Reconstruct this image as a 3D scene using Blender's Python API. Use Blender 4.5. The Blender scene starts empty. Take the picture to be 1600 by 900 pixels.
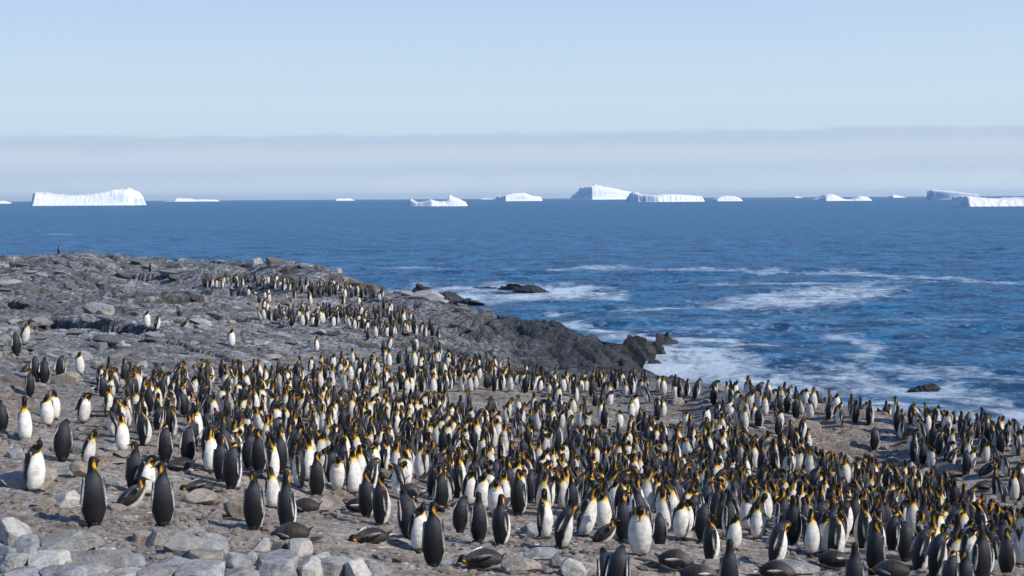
import bpy, bmesh, math, random
import numpy as np
from mathutils import Vector, Matrix
from mathutils.kdtree import KDTree
random.seed(7); RNG = np.random.default_rng(7)
R = math.radians
SC = bpy.context.scene
COL = SC.collection

# ---------------------------------------------------------------- camera
F = 2200.0                      # focal length in pixels of a 1600 wide picture
CAM_H = 12.0                    # metres above the sea
PITCH = math.atan((450 - 310.1) / F)
ROLL = R(0.315)
cam_d = bpy.data.cameras.new("camera"); cam = bpy.data.objects.new("camera", cam_d); COL.objects.link(cam)
cam_d.sensor_width = 36.0; cam_d.lens = 36.0 * F / 1600.0
cam_d.clip_start = 0.5; cam_d.clip_end = 200000
cam.location = (0, 0, CAM_H)
cam.matrix_world = Matrix.Translation((0, 0, CAM_H)) @ Matrix.Rotation(R(90) - PITCH, 4, 'X') @ Matrix.Rotation(-ROLL, 4, 'Z')
SC.camera = cam
CM = np.array(cam.matrix_world.to_3x3()); CMI = CM.T

def ray(u, v):
    d = CM @ np.array([(u - 800) / F, -(v - 450) / F, -1.0])
    return d
def project(x, y, z):
    p = np.stack([x, y, z - CAM_H], -1) @ CM      # == CM.T @ p
    return 800 + F * p[..., 0] / -p[..., 2], 450 - F * p[..., 1] / -p[..., 2]

# ---------------------------------------------------------------- light
SUN = Vector((0.78, -0.36, 0.62)).normalized()
elev = math.asin(SUN.z); rot = math.atan2(SUN.x, SUN.y)
W = bpy.data.worlds.new("World"); SC.world = W; W.use_nodes = True
nt = W.node_tree; nt.nodes.clear()
def N(nt, t, **k):
    n = nt.nodes.new(t)
    for a, b in k.items():
        if a.startswith('i_'):
            n.inputs[a[2:].replace('_', ' ')].default_value = b
        else: setattr(n, a, b)
    return n
def ramp(nt, stops, interp='LINEAR'):
    n = nt.nodes.new('ShaderNodeValToRGB'); cr = n.color_ramp; cr.interpolation = interp
    while len(cr.elements) < len(stops): cr.elements.new(0.5)
    for e, (p, c) in zip(cr.elements, stops):
        e.position = p; e.color = (*c, 1) if len(c) == 3 else c
    return n
def mth(nt, op, a=None, b=None, c=None, clamp=False):
    n = nt.nodes.new('ShaderNodeMath'); n.operation = op; n.use_clamp = clamp
    for i, x in enumerate((a, b, c)):
        if x is None: continue
        if isinstance(x, (int, float)): n.inputs[i].default_value = x
        else: nt.links.new(x, n.inputs[i])
    return n.outputs[0]
L = nt.links.new
sky = N(nt, 'ShaderNodeTexSky', sky_type='NISHITA', sun_disc=False, sun_elevation=elev, sun_rotation=rot)
sky.air_density = 1.0; sky.dust_density = 0.6; sky.ozone_density = 1.5
bgs = N(nt, 'ShaderNodeBackground'); bgs.inputs[1].default_value = 0.09
L(sky.outputs[0], bgs.inputs[0])
tc = N(nt, 'ShaderNodeTexCoord'); sep = N(nt, 'ShaderNodeSeparateXYZ'); L(tc.outputs['Generated'], sep.inputs[0])
mp = N(nt, 'ShaderNodeMapping'); mp.inputs['Scale'].default_value = (3.5, 3.5, 60); L(tc.outputs['Generated'], mp.inputs[0])
n1 = N(nt, 'ShaderNodeTexNoise'); n1.inputs['Scale'].default_value = 1.6; n1.inputs['Detail'].default_value = 6; L(mp.outputs[0], n1.inputs[0])
mp2 = N(nt, 'ShaderNodeMapping'); mp2.inputs['Scale'].default_value = (1.2, 1.2, 0.1); L(tc.outputs['Generated'], mp2.inputs[0])
n2 = N(nt, 'ShaderNodeTexNoise'); n2.inputs['Scale'].default_value = 2.2; n2.inputs['Detail'].default_value = 3; L(mp2.outputs[0], n2.inputs[0])
e = mth(nt, 'ADD', sep.outputs['Z'], mth(nt, 'MULTIPLY', mth(nt, 'SUBTRACT', n2.outputs[0], 0.5), 0.012))
e = mth(nt, 'ADD', e, mth(nt, 'MULTIPLY', sep.outputs['X'], -0.003))
mp3 = N(nt, 'ShaderNodeMapping'); mp3.inputs['Scale'].default_value = (14, 14, 90); L(tc.outputs['Generated'], mp3.inputs[0])
n3 = N(nt, 'ShaderNodeTexNoise'); n3.inputs['Scale'].default_value = 1.3; n3.inputs['Detail'].default_value = 7; L(mp3.outputs[0], n3.inputs[0])
e = mth(nt, 'ADD', e, mth(nt, 'MULTIPLY', mth(nt, 'SUBTRACT', n1.outputs[0], 0.5), 0.007))
e = mth(nt, 'ADD', e, mth(nt, 'MULTIPLY', mth(nt, 'SUBTRACT', n3.outputs[0], 0.5), 0.009))
ev = mth(nt, 'MULTIPLY', e, 5.0, clamp=True)      # 0..0.2 of elevation -> 0..1
def s2l(r, g, b):
    f = lambda c: (c / 255 / 12.92) if c <= 10 else ((c / 255 + .055) / 1.055) ** 2.4
    return (f(r), f(g), f(b))
low = ramp(nt, [(0.0, s2l(226, 238, 247)), (0.030, s2l(217, 230, 242)), (0.060, s2l(207, 221, 237)), (0.100, s2l(193, 210, 232)), (0.128, s2l(200, 216, 234)),
                (0.165, s2l(203, 218, 235)), (0.196, s2l(190, 208, 231)), (0.218, s2l(190, 208, 230)), (0.2335, s2l(204, 222, 239)), (0.33, s2l(205, 225, 241)),
                (0.52, s2l(197, 220, 243)), (0.70, s2l(187, 213, 243)), (1.0, s2l(170, 203, 240))])
L(ev, low.inputs[0])
high = ramp(nt, [(0.0, s2l(172, 204, 238)), (0.2, s2l(168, 201, 238)), (0.38, s2l(118, 166, 220)), (0.6, s2l(78, 130, 198)), (1.0, s2l(56, 102, 174))])
L(sep.outputs['Z'], high.inputs[0])
hm = mth(nt, 'MULTIPLY_ADD', sep.outputs['Z'], 12.0, -1.9, clamp=True)
mx = N(nt, 'ShaderNodeMix', data_type='RGBA'); L(hm, mx.inputs[0]); L(low.outputs[0], mx.inputs[6]); L(high.outputs[0], mx.inputs[7])
bgc = N(nt, 'ShaderNodeBackground'); bgc.inputs[1].default_value = 1.0; L(mx.outputs[2], bgc.inputs[0])
ms = N(nt, 'ShaderNodeMixShader'); ms.inputs[0].default_value = 0.96
L(bgs.outputs[0], ms.inputs[1]); L(bgc.outputs[0], ms.inputs[2])
wo = N(nt, 'ShaderNodeOutputWorld'); L(ms.outputs[0], wo.inputs[0])

sd = bpy.data.lights.new("sun", 'SUN'); sd.energy = 4.7; sd.angle = R(0.55); sd.color = (1.0, 0.93, 0.84)
so = bpy.data.objects.new("sun", sd); COL.objects.link(so); so.rotation_euler = SUN.to_track_quat('Z', 'Y').to_euler(); so.location = (60, -20, 60)
SC.view_settings.view_transform = 'Standard'; SC.view_settings.look = 'None'; SC.view_settings.exposure = 0; SC.view_settings.gamma = 1
SC.cycles.max_bounces = 5; SC.cycles.diffuse_bounces = 2; SC.cycles.glossy_bounces = 2; SC.cycles.use_denoising = True

# ---------------------------------------------------------------- helpers
def tag(o, label=None, cat=None, group=None, kind=None):
    if label: o['label'] = label
    if cat: o['category'] = cat
    if group: o['group'] = group
    if kind: o['kind'] = kind
    return o
def mesh_np(name, V, faces, mat=None, smooth=True, attrs=None):
    """V (n,3), faces (m,k) uniform k or list"""
    me = bpy.data.meshes.new(name)
    if isinstance(faces, np.ndarray):
        m, k = faces.shape
        me.vertices.add(len(V)); me.vertices.foreach_set('co', np.asarray(V, np.float32).ravel())
        me.loops.add(m * k); me.loops.foreach_set('vertex_index', faces.astype(np.int32).ravel())
        me.polygons.add(m); me.polygons.foreach_set('loop_start', np.arange(0, m * k, k, dtype=np.int32))
        try: me.polygons.foreach_set('loop_total', np.full(m, k, np.int32))
        except Exception: pass
        me.update(calc_edges=True)
    else:
        me.from_pydata([tuple(map(float, v)) for v in V], [], faces); me.update()
    me.polygons.foreach_set('use_smooth', np.full(len(me.polygons), smooth))
    for an, arr in (attrs or {}).items():
        arr = np.asarray(arr, np.float32)
        if arr.ndim == 1:
            a = me.attributes.new(an, 'FLOAT', 'POINT'); a.data.foreach_set('value', arr)
        else:
            if arr.shape[1] == 3: arr = np.c_[arr, np.ones(len(arr))]
            a = me.attributes.new(an, 'FLOAT_COLOR', 'POINT'); a.data.foreach_set('color', arr.astype(np.float32).ravel())
    if mat: me.materials.append(mat)
    me.validate()
    return me
def link(name, me, parent=None):
    o = bpy.data.objects.new(name, me); COL.objects.link(o)
    if parent is not None: o.parent = parent
    return o
def grid_faces(nr, nc):
    i = np.arange(nr - 1)[:, None] * nc + np.arange(nc - 1)[None, :]
    i = i.ravel()
    return np.stack([i, i + 1, i + nc + 1, i + nc], 1)
def hsh(ix, iy, s):
    h = (ix.astype(np.int64) * 73856093) ^ (iy.astype(np.int64) * 19349663) ^ (s * 83492791)
    h = (h ^ (h >> 13)) * 1274126177 & 0x7fffffff
    h = (h ^ (h >> 16)) * 668265263 & 0x7fffffff
    return (h & 0xffff) / 65535.0
def vnoise(x, y, s=0):
    ix = np.floor(x); iy = np.floor(y); fx = x - ix; fy = y - iy
    fx = fx * fx * fx * (fx * (fx * 6 - 15) + 10); fy = fy * fy * fy * (fy * (fy * 6 - 15) + 10)
    ix = ix.astype(int); iy = iy.astype(int)
    a = hsh(ix, iy, s); b = hsh(ix + 1, iy, s); c = hsh(ix, iy + 1, s); d = hsh(ix + 1, iy + 1, s)
    return (a * (1 - fx) + b * fx) * (1 - fy) + (c * (1 - fx) + d * fx) * fy - 0.5
def fbm(x, y, s=0, o=4):
    t = 0; a = 1.0
    for k in range(o):
        t = t + a * vnoise(x * 2 ** k + 17.3 * k, y * 2 ** k - 9.1 * k, s + k); a *= .5
    return t
def facets(x, y, s, tilt=0.9, off=0.7):
    """cracked slabs: every cell a tilted plane; returns height and edge distance"""
    ix = np.floor(x).astype(int); iy = np.floor(y).astype(int)
    tone = np.zeros(x.shape); best = np.full(x.shape, 1e9); sec = np.full(x.shape, 1e9); h = np.zeros(x.shape)
    for dx in (-1, 0, 1):
        for dy in (-1, 0, 1):
            cx = ix + dx; cy = iy + dy
            px = cx + .5 + .8 * (hsh(cx, cy, s) - .5); py = cy + .5 + .8 * (hsh(cx, cy, s + 1) - .5)
            d = (x - px) ** 2 + (y - py) ** 2
            hh = off * (hsh(cx, cy, s + 2) - .5) + tilt * ((hsh(cx, cy, s + 3) - .5) * (x - px) + (hsh(cx, cy, s + 4) - .35) * (y - py))
            nb = d < best
            sec = np.where(nb, best, np.minimum(sec, d)); best = np.where(nb, d, best); h = np.where(nb, hh, h); tone = np.where(nb, hsh(cx, cy, s + 6), tone)
    facets.tone = tone
    return h, np.sqrt(sec) - np.sqrt(best)
def smooth(a, b, x):
    t = np.clip((x - a) / (b - a), 0, 1); return t * t * (3 - 2 * t)

# ---------------------------------------------------------------- materials
def new_mat(name):
    m = bpy.data.materials.new(name); m.use_nodes = True
    nt = m.node_tree; b = nt.nodes['Principled BSDF']
    return m, nt, b
def tex(nt, kind, scale, coord, **k):
    n = nt.nodes.new('ShaderNodeTex' + kind); n.inputs['Scale'].default_value = scale
    for a, b in k.items():
        if a in ('feature', 'distance', 'normalize', 'musgrave_type'): setattr(n, a, b)
        else: n.inputs[a.replace('_', ' ')].default_value = b
    nt.links.new(coord, n.inputs['Vector']); return n
def mixc(nt, f, a, b, mode='MIX'):
    n = nt.nodes.new('ShaderNodeMix'); n.data_type = 'RGBA'; n.blend_type = mode
    for i, x in ((0, f), (6, a), (7, b)):
        if isinstance(x, (int, float)): n.inputs[i].default_value = x
        elif isinstance(x, tuple): n.inputs[i].default_value = (*x, 1)
        else: nt.links.new(x, n.inputs[i])
    return n.outputs[2]
def bump(nt, b, h, strength, dist, prev=None):
    n = nt.nodes.new('ShaderNodeBump'); n.inputs['Strength'].default_value = strength; n.inputs['Distance'].default_value = dist
    nt.links.new(h, n.inputs['Height'])
    if prev: nt.links.new(prev, n.inputs['Normal'])
    if b: nt.links.new(n.outputs[0], b.inputs['Normal'])
    return n.outputs[0]

def ground_mat():
    m, nt, b = new_mat("shore_rock")
    g = N(nt, 'ShaderNodeNewGeometry'); P = g.outputs['Position']
    ga = N(nt, 'ShaderNodeAttribute', attribute_name='grey').outputs['Fac']
    we = N(nt, 'ShaderNodeAttribute', attribute_name='wet').outputs['Fac']
    cr = N(nt, 'ShaderNodeAttribute', attribute_name='crack').outputs['Fac']
    na = tex(nt, 'Noise', 0.5, P, Detail=6, Roughness=.6); nb = tex(nt, 'Noise', 3.5, P, Detail=8, Roughness=.7)
    nc = tex(nt, 'Noise', 22, P, Detail=5, Roughness=.7); nd = tex(nt, 'Voronoi', 9, P)
    mud = ramp(nt, [(.33, (.075, .054, .040)), (.43, (.235, .190, .155)), (.53, (.42, .365, .31)), (.64, (.62, .57, .50))]); L2 = nt.links.new
    f1 = mth(nt, 'ADD', mth(nt, 'MULTIPLY', nb.outputs[0], .6), mth(nt, 'MULTIPLY', na.outputs[0], .4)); L2(f1, mud.inputs[0])
    gry = ramp(nt, [(.35, (.042, .043, .047)), (.45, (.150, .155, .163)), (.54, (.32, .332, .345)), (.64, (.52, .53, .53))]); L2(f1, gry.inputs[0])
    td = N(nt, 'ShaderNodeAttribute', attribute_name='trod').outputs['Fac']
    mudc = mixc(nt, mth(nt, 'MULTIPLY_ADD', td, .38, .12), mud.outputs[0], mixc(nt, 1.0, mud.outputs[0], (.38, .36, .35), 'MULTIPLY'))
    gf = mth(nt, 'ADD', ga, mth(nt, 'MULTIPLY', mth(nt, 'SUBTRACT', na.outputs[0], .5), 1.3)); gf = mth(nt, 'MULTIPLY_ADD', mth(nt, 'SUBTRACT', gf, .5), 2.5, .5, clamp=True)
    c = mixc(nt, gf, mudc, gry.outputs[0])
    to = N(nt, 'ShaderNodeAttribute', attribute_name='tone').outputs['Fac']
    tr = ramp(nt, [(.15, (.48, .48, .49)), (.5, (1, 1, 1)), (.85, (1.5, 1.5, 1.49))]); L2(to, tr.inputs[0]); c = mixc(nt, 1.0, c, tr.outputs[0], 'MULTIPLY')
    sp = ramp(nt, [(.36, (.45, .43, .41)), (.5, (1, 1, 1)), (.66, (1.35, 1.32, 1.28))]); L2(nc.outputs[0], sp.inputs[0])
    c = mixc(nt, .8, c, sp.outputs[0], 'MULTIPLY')
    # guano stains
    ng = tex(nt, 'Noise', 1.3, P, Detail=9, Roughness=.75, Distortion=.6)
    gs = mth(nt, 'MULTIPLY', mth(nt, 'MULTIPLY_ADD', ng.outputs[0], 8, -4.5, clamp=True), mth(nt, 'SUBTRACT', 1, we, clamp=True))
    c = mixc(nt, mth(nt, 'MULTIPLY', gs, .6), c, (.58, .55, .51))
    dn_ = tex(nt, 'Noise', .8, P, Detail=5, Roughness=.6)
    vm = N(nt, 'ShaderNodeVectorMath', operation='MULTIPLY_ADD'); L2(dn_.outputs['Color'], vm.inputs[0]); vm.inputs[1].default_value = (1.1, 1.1, 1.1); L2(P, vm.inputs[2])
    mq = N(nt, 'ShaderNodeMapping'); mq.inputs['Rotation'].default_value = (.3, .2, R(24)); mq.inputs['Scale'].default_value = (.45, 1, 1.3); L2(vm.outputs[0], mq.inputs[0])
    va = tex(nt, 'Voronoi', .75, mq.outputs[0], feature='DISTANCE_TO_EDGE'); vb = tex(nt, 'Voronoi', 2.3, mq.outputs[0], feature='DISTANCE_TO_EDGE')
    la = mth(nt, 'MULTIPLY_ADD', va.outputs['Distance'], -9.0, 1, clamp=True); lb = mth(nt, 'MULTIPLY_ADD', vb.outputs['Distance'], -9.0, .8, clamp=True)
    lc = mth(nt, 'MULTIPLY', mth(nt, 'MAXIMUM', la, lb), mth(nt, 'MULTIPLY', mth(nt, 'MULTIPLY_ADD', na.outputs[0], 4, -1.4, clamp=True), mth(nt, 'MULTIPLY_ADD', gf, .65, .12)))
    c = mixc(nt, mth(nt, 'MULTIPLY', lc, .8), c, (.028, .025, .022))
    c = mixc(nt, mth(nt, 'MULTIPLY', cr, .75), c, (.035, .028, .022))
    we = mth(nt, 'MULTIPLY_ADD', mth(nt, 'ADD', we, mth(nt, 'MULTIPLY', mth(nt, 'SUBTRACT', na.outputs[0], .5), .8)), 2.2, -.65, clamp=True)
    c = mixc(nt, mth(nt, 'MULTIPLY', we, .9), c, mixc(nt, nb.outputs[0], (.007, .008, .010), (.040, .042, .048)))
    L2(c, b.inputs['Base Color'])
    L2(mth(nt, 'MULTIPLY_ADD', we, -.35, .88), b.inputs['Roughness']); b.inputs['Specular IOR Level'].default_value = .3
    n0_ = bump(nt, None, mth(nt, 'SUBTRACT', 1, lc), .9, .15); n1_ = bump(nt, None, nb.outputs[0], .9, .12, n0_)
    n2_ = bump(nt, None, nd.outputs['Distance'], .35, .05, n1_)
    bump(nt, b, nc.outputs[0], .8, .02, n2_)
    return m
def rock_mat(name, lo, hi, stain=(.20, .16, .12), streak=0.0, rough=.85):
    m, nt, b = new_mat(name)
    tcn = N(nt, 'ShaderNodeTexCoord'); P = N(nt, 'ShaderNodeNewGeometry').outputs['Position']
    oi = N(nt, 'ShaderNodeObjectInfo')
    na = tex(nt, 'Noise', 1.7, P, Detail=6, Roughness=.65); nb = tex(nt, 'Noise', 30, P, Detail=6, Roughness=.75); nv = tex(nt, 'Noise', 7, P, Detail=8, Roughness=.7)
    mpp = N(nt, 'ShaderNodeMapping'); mpp.inputs['Scale'].default_value = (9, 9, 1.2); nt.links.new(P, mpp.inputs[0])
    st = tex(nt, 'Noise', 2.0, mpp.outputs[0], Detail=4)
    r = ramp(nt, [(.30, lo), (.68, hi)]); nt.links.new(nv.outputs[0], r.inputs[0])
    c = mixc(nt, mth(nt, 'MULTIPLY_ADD', na.outputs[0], 4, -2.0, clamp=True), r.outputs[0], mixc(nt, .6, r.outputs[0], stain))
    sp = ramp(nt, [(.35, (.5, .5, .5)), (.5, (1, 1, 1)), (.68, (1.3, 1.28, 1.25))]); nt.links.new(nb.outputs[0], sp.inputs[0])
    c = mixc(nt, .75, c, sp.outputs[0], 'MULTIPLY')
    if streak: c = mixc(nt, mth(nt, 'MULTIPLY', mth(nt, 'MULTIPLY_ADD', st.outputs[0], 5, -2.2, clamp=True), streak), c, (.60, .58, .55))
    dq = tex(nt, 'Noise', 3.2, P, Detail=7, Roughness=.75); c = mixc(nt, mth(nt, 'MULTIPLY', mth(nt, 'MULTIPLY_ADD', dq.outputs[0], 9, -4.9, clamp=True), .6), c, (.11, .085, .065))
    v = mth(nt, 'MULTIPLY_ADD', oi.outputs['Random'], .50, .72)
    hv = N(nt, 'ShaderNodeHueSaturation'); nt.links.new(v, hv.inputs['Value']); nt.links.new(c, hv.inputs['Color'])
    nt.links.new(hv.outputs[0], b.inputs['Base Color']); b.inputs['Roughness'].default_value = rough; b.inputs['Specular IOR Level'].default_value = .3
    n1_ = bump(nt, None, nv.outputs[0], .7, .05); bump(nt, b, nb.outputs[0], .7, .012, n1_)
    return m
def sea_mat():
    m, nt, b = new_mat("sea_water"); P = N(nt, 'ShaderNodeNewGeometry').outputs['Position']
    fo = N(nt, 'ShaderNodeAttribute', attribute_name='foam').outputs['Fac']
    mpp = N(nt, 'ShaderNodeMapping'); mpp.inputs['Scale'].default_value = (1.0, 1.0, 1); mpp.inputs['Rotation'].default_value = (0, 0, R(7)); nt.links.new(P, mpp.inputs[0])
    V = mpp.outputs[0]
    a = tex(nt, 'Noise', .010, V, Detail=4, Roughness=.6); w1 = tex(nt, 'Noise', .16, V, Detail=10, Roughness=.78); w2 = tex(nt, 'Noise', 1.1, V, Detail=8, Roughness=.75)
    w3 = tex(nt, 'Noise', .028, V, Detail=6, Roughness=.65)
    c = mixc(nt, mth(nt, 'MULTIPLY_ADD', a.outputs[0], 4, -1.5, clamp=True), (.018, .135, .285), (.028, .180, .355))
    c = mixc(nt, mth(nt, 'MULTIPLY_ADD', w1.outputs[0], 9, -4.1, clamp=True), mixc(nt, .9, c, (.004, .040, .115)), c)  # shaded sides of the waves painted into the water colour
    c = mixc(nt, mth(nt, 'MULTIPLY', mth(nt, 'MULTIPLY_ADD', w2.outputs[0], 10, -5.2, clamp=True), .75), c, (.15, .32, .52))  # sparkle of the chop painted on as paler blue flecks
    # foam
    fn = mth(nt, 'ADD', mth(nt, 'MULTIPLY', w1.outputs[0], .6), mth(nt, 'MULTIPLY', w2.outputs[0], .4))
    ff = mth(nt, 'ADD', mth(nt, 'MULTIPLY', fo, .62), mth(nt, 'MULTIPLY', mth(nt, 'SUBTRACT', fn, .5), mth(nt, 'MULTIPLY_ADD', fo, 3.0, 1.1)))
    ff = mth(nt, 'MULTIPLY_ADD', ff, 1.7, -.30, clamp=True)
    ff = mth(nt, 'MULTIPLY', ff, .86)
    c = mixc(nt, ff, c, (.66, .75, .82))
    nt.links.new(c, b.inputs['Base Color'])
    nt.links.new(mth(nt, 'MULTIPLY_ADD', ff, .4, .38), b.inputs['Roughness']); b.inputs['IOR'].default_value = 1.33
    b.inputs['Specular IOR Level'].default_value = .22
    n1_ = bump(nt, None, w3.outputs[0], .5, 3.0); n2_ = bump(nt, None, w1.outputs[0], .8, 1.0, n1_); bump(nt, b, w2.outputs[0], .7, .18, n2_)
    return m
def ice_mat():
    m, nt, b = new_mat("glacier_ice"); P = N(nt, 'ShaderNodeNewGeometry'); 
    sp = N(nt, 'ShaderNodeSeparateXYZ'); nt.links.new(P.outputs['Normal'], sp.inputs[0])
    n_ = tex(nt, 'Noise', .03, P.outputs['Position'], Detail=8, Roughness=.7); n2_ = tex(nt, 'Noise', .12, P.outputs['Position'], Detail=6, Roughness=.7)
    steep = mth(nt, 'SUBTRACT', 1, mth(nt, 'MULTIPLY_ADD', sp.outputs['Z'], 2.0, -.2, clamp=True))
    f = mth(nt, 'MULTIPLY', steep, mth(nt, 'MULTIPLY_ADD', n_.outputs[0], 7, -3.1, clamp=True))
    c = mixc(nt, f, mixc(nt, mth(nt, 'MULTIPLY', steep, .35), (.86, .88, .89), (.52, .70, .84)), (.30, .50, .70))  # steep faces carry their blue shade in the base colour; patches bluer still
    nt.links.new(c, b.inputs['Base Color']); b.inputs['Roughness'].default_value = .6
    bump(nt, b, n2_.outputs[0], .9, 5.0)
    return m
def penguin_mat():
    m, nt, b = new_mat("plumage"); a = N(nt, 'ShaderNodeAttribute', attribute_name='plumage'); P = N(nt, 'ShaderNodeNewGeometry').outputs['Position']
    n_ = tex(nt, 'Noise', 45, P, Detail=4, Roughness=.7); n2_ = tex(nt, 'Noise', 9, P, Detail=3)
    r = ramp(nt, [(.3, (.70, .69, .67)), (.55, (1, 1, 1)), (.75, (1.25, 1.25, 1.25))]); nt.links.new(n_.outputs[0], r.inputs[0])
    c = mixc(nt, .7, a.outputs['Color'], r.outputs[0], 'MULTIPLY')
    r2 = ramp(nt, [(.32, (.62, .59, .55)), (.5, (1, 1, 1)), (.70, (1.22, 1.2, 1.18))]); nt.links.new(n2_.outputs[0], r2.inputs[0]); c = mixc(nt, .7, c, r2.outputs[0], 'MULTIPLY')
    fm = N(nt, 'ShaderNodeMapping'); fm.inputs['Scale'].default_value = (1, 1, .35); nt.links.new(P, fm.inputs[0]); nf = tex(nt, 'Noise', 110, fm.outputs[0], Detail=2)
    oi = N(nt, 'ShaderNodeObjectInfo'); hv = N(nt, 'ShaderNodeHueSaturation'); nt.links.new(mth(nt, 'MULTIPLY_ADD', oi.outputs['Random'], .35, .82), hv.inputs['Value']); nt.links.new(c, hv.inputs['Color'])
    nt.links.new(hv.outputs[0], b.inputs['Base Color'])
    b.inputs['Roughness'].default_value = .50; b.inputs['Specular IOR Level'].default_value = .26
    b.inputs['Sheen Weight'].default_value = .03; b.inputs['Sheen Roughness'].default_value = .4
    bump(nt, b, nf.outputs[0], .5, .006, bump(nt, None, n_.outputs[0], .5, .014))
    return m
def flat_mat(name, c, rough=.5):
    m, nt, b = new_mat(name); P = N(nt, 'ShaderNodeNewGeometry').outputs['Position']
    n_ = tex(nt, 'Noise', 60, P, Detail=3); nt.links.new(mixc(nt, n_.outputs[0], tuple(x * .7 for x in c), tuple(min(1, x * 1.3) for x in c)), b.inputs['Base Color'])
    b.inputs['Roughness'].default_value = rough; return m
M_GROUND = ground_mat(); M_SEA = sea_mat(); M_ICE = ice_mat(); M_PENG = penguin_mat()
M_GREY = rock_mat("grey_stone", (.13, .135, .14), (.40, .405, .40), (.27, .22, .17))
M_DARK = rock_mat("dark_grey_stone", (.055, .057, .062), (.235, .24, .245), (.12, .10, .085))
M_PALE = rock_mat("pale_stone", (.32, .31, .30), (.60, .58, .54), (.36, .30, .24), .8)
M_TAN = rock_mat("tan_stone", (.16, .13, .105), (.37, .32, .27), (.12, .09, .07), .15)
M_BLACK = rock_mat("dark_sea_rock", (.007, .008, .010), (.036, .038, .043), (.03, .027, .024), 0, .55)
M_BILL = flat_mat("bill_black", (.012, .011, .011), .35); M_FOOT = flat_mat("foot_black", (.022, .021, .022), .6)

# ---------------------------------------------------------------- terrain
# (u, v, distance along the ground, rockiness, greyness, wet)
CT = [
 (0,900,14.5,.35,.8,0),(200,900,15.2,.35,.8,0),(400,900,16.2,.3,.7,0),(600,900,17.4,.2,.3,0),(800,900,18.6,.2,.3,0),(1000,900,19.5,.15,.1,0),(1200,900,20.3,.15,.1,0),(1400,900,21,.15,0,0),(1600,900,21.5,.15,0,0),
 (145,820,18.2,.15,.1,0),(255,820,19.6,.1,.1,0),(398,828,20.6,.1,.1,0),(678,884,19.7,.1,.1,0),(780,848,23.2,.1,.1,0),(1000,868,21.3,.1,0,0),(1215,868,24,.1,0,0),(1367,890,23.2,.1,0,0),(1590,880,24.5,.1,0,0),
 (55,770,23,.25,.3,0),(600,818,24.3,.1,.1,0),(500,775,28,.1,.1,0),(40,690,27.5,.3,.35,0),(300,722,33,.2,.1,0),(405,735,29,.1,0,0),(852,841,25.2,.1,.1,0),(890,780,36,.12,0,0),(808,780,31,.1,0,0),
 (1040,800,30,.1,0,0),(1200,800,32,.1,0,0),(1400,800,36,.1,0,0),(1600,820,34,.1,0,0),
 (1140,652,60,.25,.3,0),(992,645,58,.25,.3,0),(636,640,54,.2,.2,0),(800,700,44,.15,.1,0),(1000,700,46,.15,.1,0),(1200,710,46,.2,.2,0),(600,700,41,.1,.05,0),(400,660,43,.1,.05,0),(200,650,42,.2,.2,0),
 (1365,703,50,.25,.1,0),(1300,655,53,.25,.1,0),(1200,632,56,.25,.2,0),(1425,705,49,.2,.1,0),(1555,770,43,.25,.1,0),(1600,690,48,.2,.1,0),(1500,700,49,.2,.1,0),(1600,750,44,.2,.1,0),
 (1112,628,66,.3,.3,0),(1060,612,72,.3,.3,.2),(900,600,70,.25,.2,0),(760,572,74,.2,.2,0),(1000,600,74,.35,.4,.5),
 (125,585,54,.6,.7,0),(30,555,54,.7,.8,0),(235,515,72,.9,1,0),(365,545,67,.7,.9,0),(300,585,57,.3,.4,0),(495,547,74,.5,.6,0),(575,535,80,.4,.6,0),(435,585,62,.3,.3,0),
 (480,502,86,.35,.5,0),(430,512,84,.5,.6,0),(640,525,86,.6,.9,0),(100,480,84,1,1,0),(250,470,96,1,1,0),(0,450,105,1,1,0),(150,430,118,1,1,0),
 (332,447,122,.35,.5,0),(410,455,112,.3,.3,0),(480,462,104,.3,.3,0),(560,472,102,.3,.3,0),(600,480,99,.4,.5,0),
 (235,427,134,.9,1,0),
 (700,510,88,.9,1.1,0),(780,530,82,1,1.1,.1),(830,545,80,1.1,1,1),(860,560,80,1.2,1,1),(930,570,80,1.2,1,.9),(720,545,80,.6,.9,0),
]
SKY_PTS = [(-60,410,150,1,1,0),(0,409,150,1,1,0),(92,402,150,.6,1,0),(130,398,150,.8,1,0),(200,406,150,.7,1,0),(300,405,144,.8,1,0),(380,409,138,.8,1,0),(440,408,128,.9,1,0),(500,414,125,.9,1,0),(545,432,120,.9,1,0),(600,455,112,.7,1,0),
 (650,462,108,.7,1,0),(700,474,101,.8,1,.0),(760,485,96,1,1,.1),(820,500,92,1.1,1,.8),(880,508,90,1.1,1,1),(915,527,88,1.2,1,1),(960,548,87,1.2,1,1),(1005,575,82,1.1,1,1),(1045,592,77,.8,1,.8),
 (1100,594,70,.3,.5,.3),(1170,604,61,.2,.3,0),(1230,625,57,.2,.2,0),(1300,629,54.5,.2,.1,0),(1400,638,51.5,.2,.1,0),(1500,658,49.8,.2,.1,0),(1600,688,48.2,.2,.1,0),(1700,705,47,.2,.1,0)]
rows = []
for (u, v, D, a, b_, c_) in CT + SKY_PTS:
    d = ray(u, v); d = d / d[1] * D; rows.append((d[0] / D, D, CAM_H + d[2], a, b_, c_))
for (u, v, D, a, b_, c_) in SKY_PTS:                 # behind the skyline the land falls into the sea
    d = ray(u, v); D2 = D * 1.09; top = CAM_H + d[2] / d[1] * D
    rows.append((d[0] / d[1], D2 , min(top - 1.2, top * .55), a, 1, max(c_, .7)))
    rows.append((d[0] / d[1], D * 1.20, -2.2, a, 1, 1)); rows.append((d[0] / d[1], D * 1.45, -4, a, 1, 1))
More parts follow.
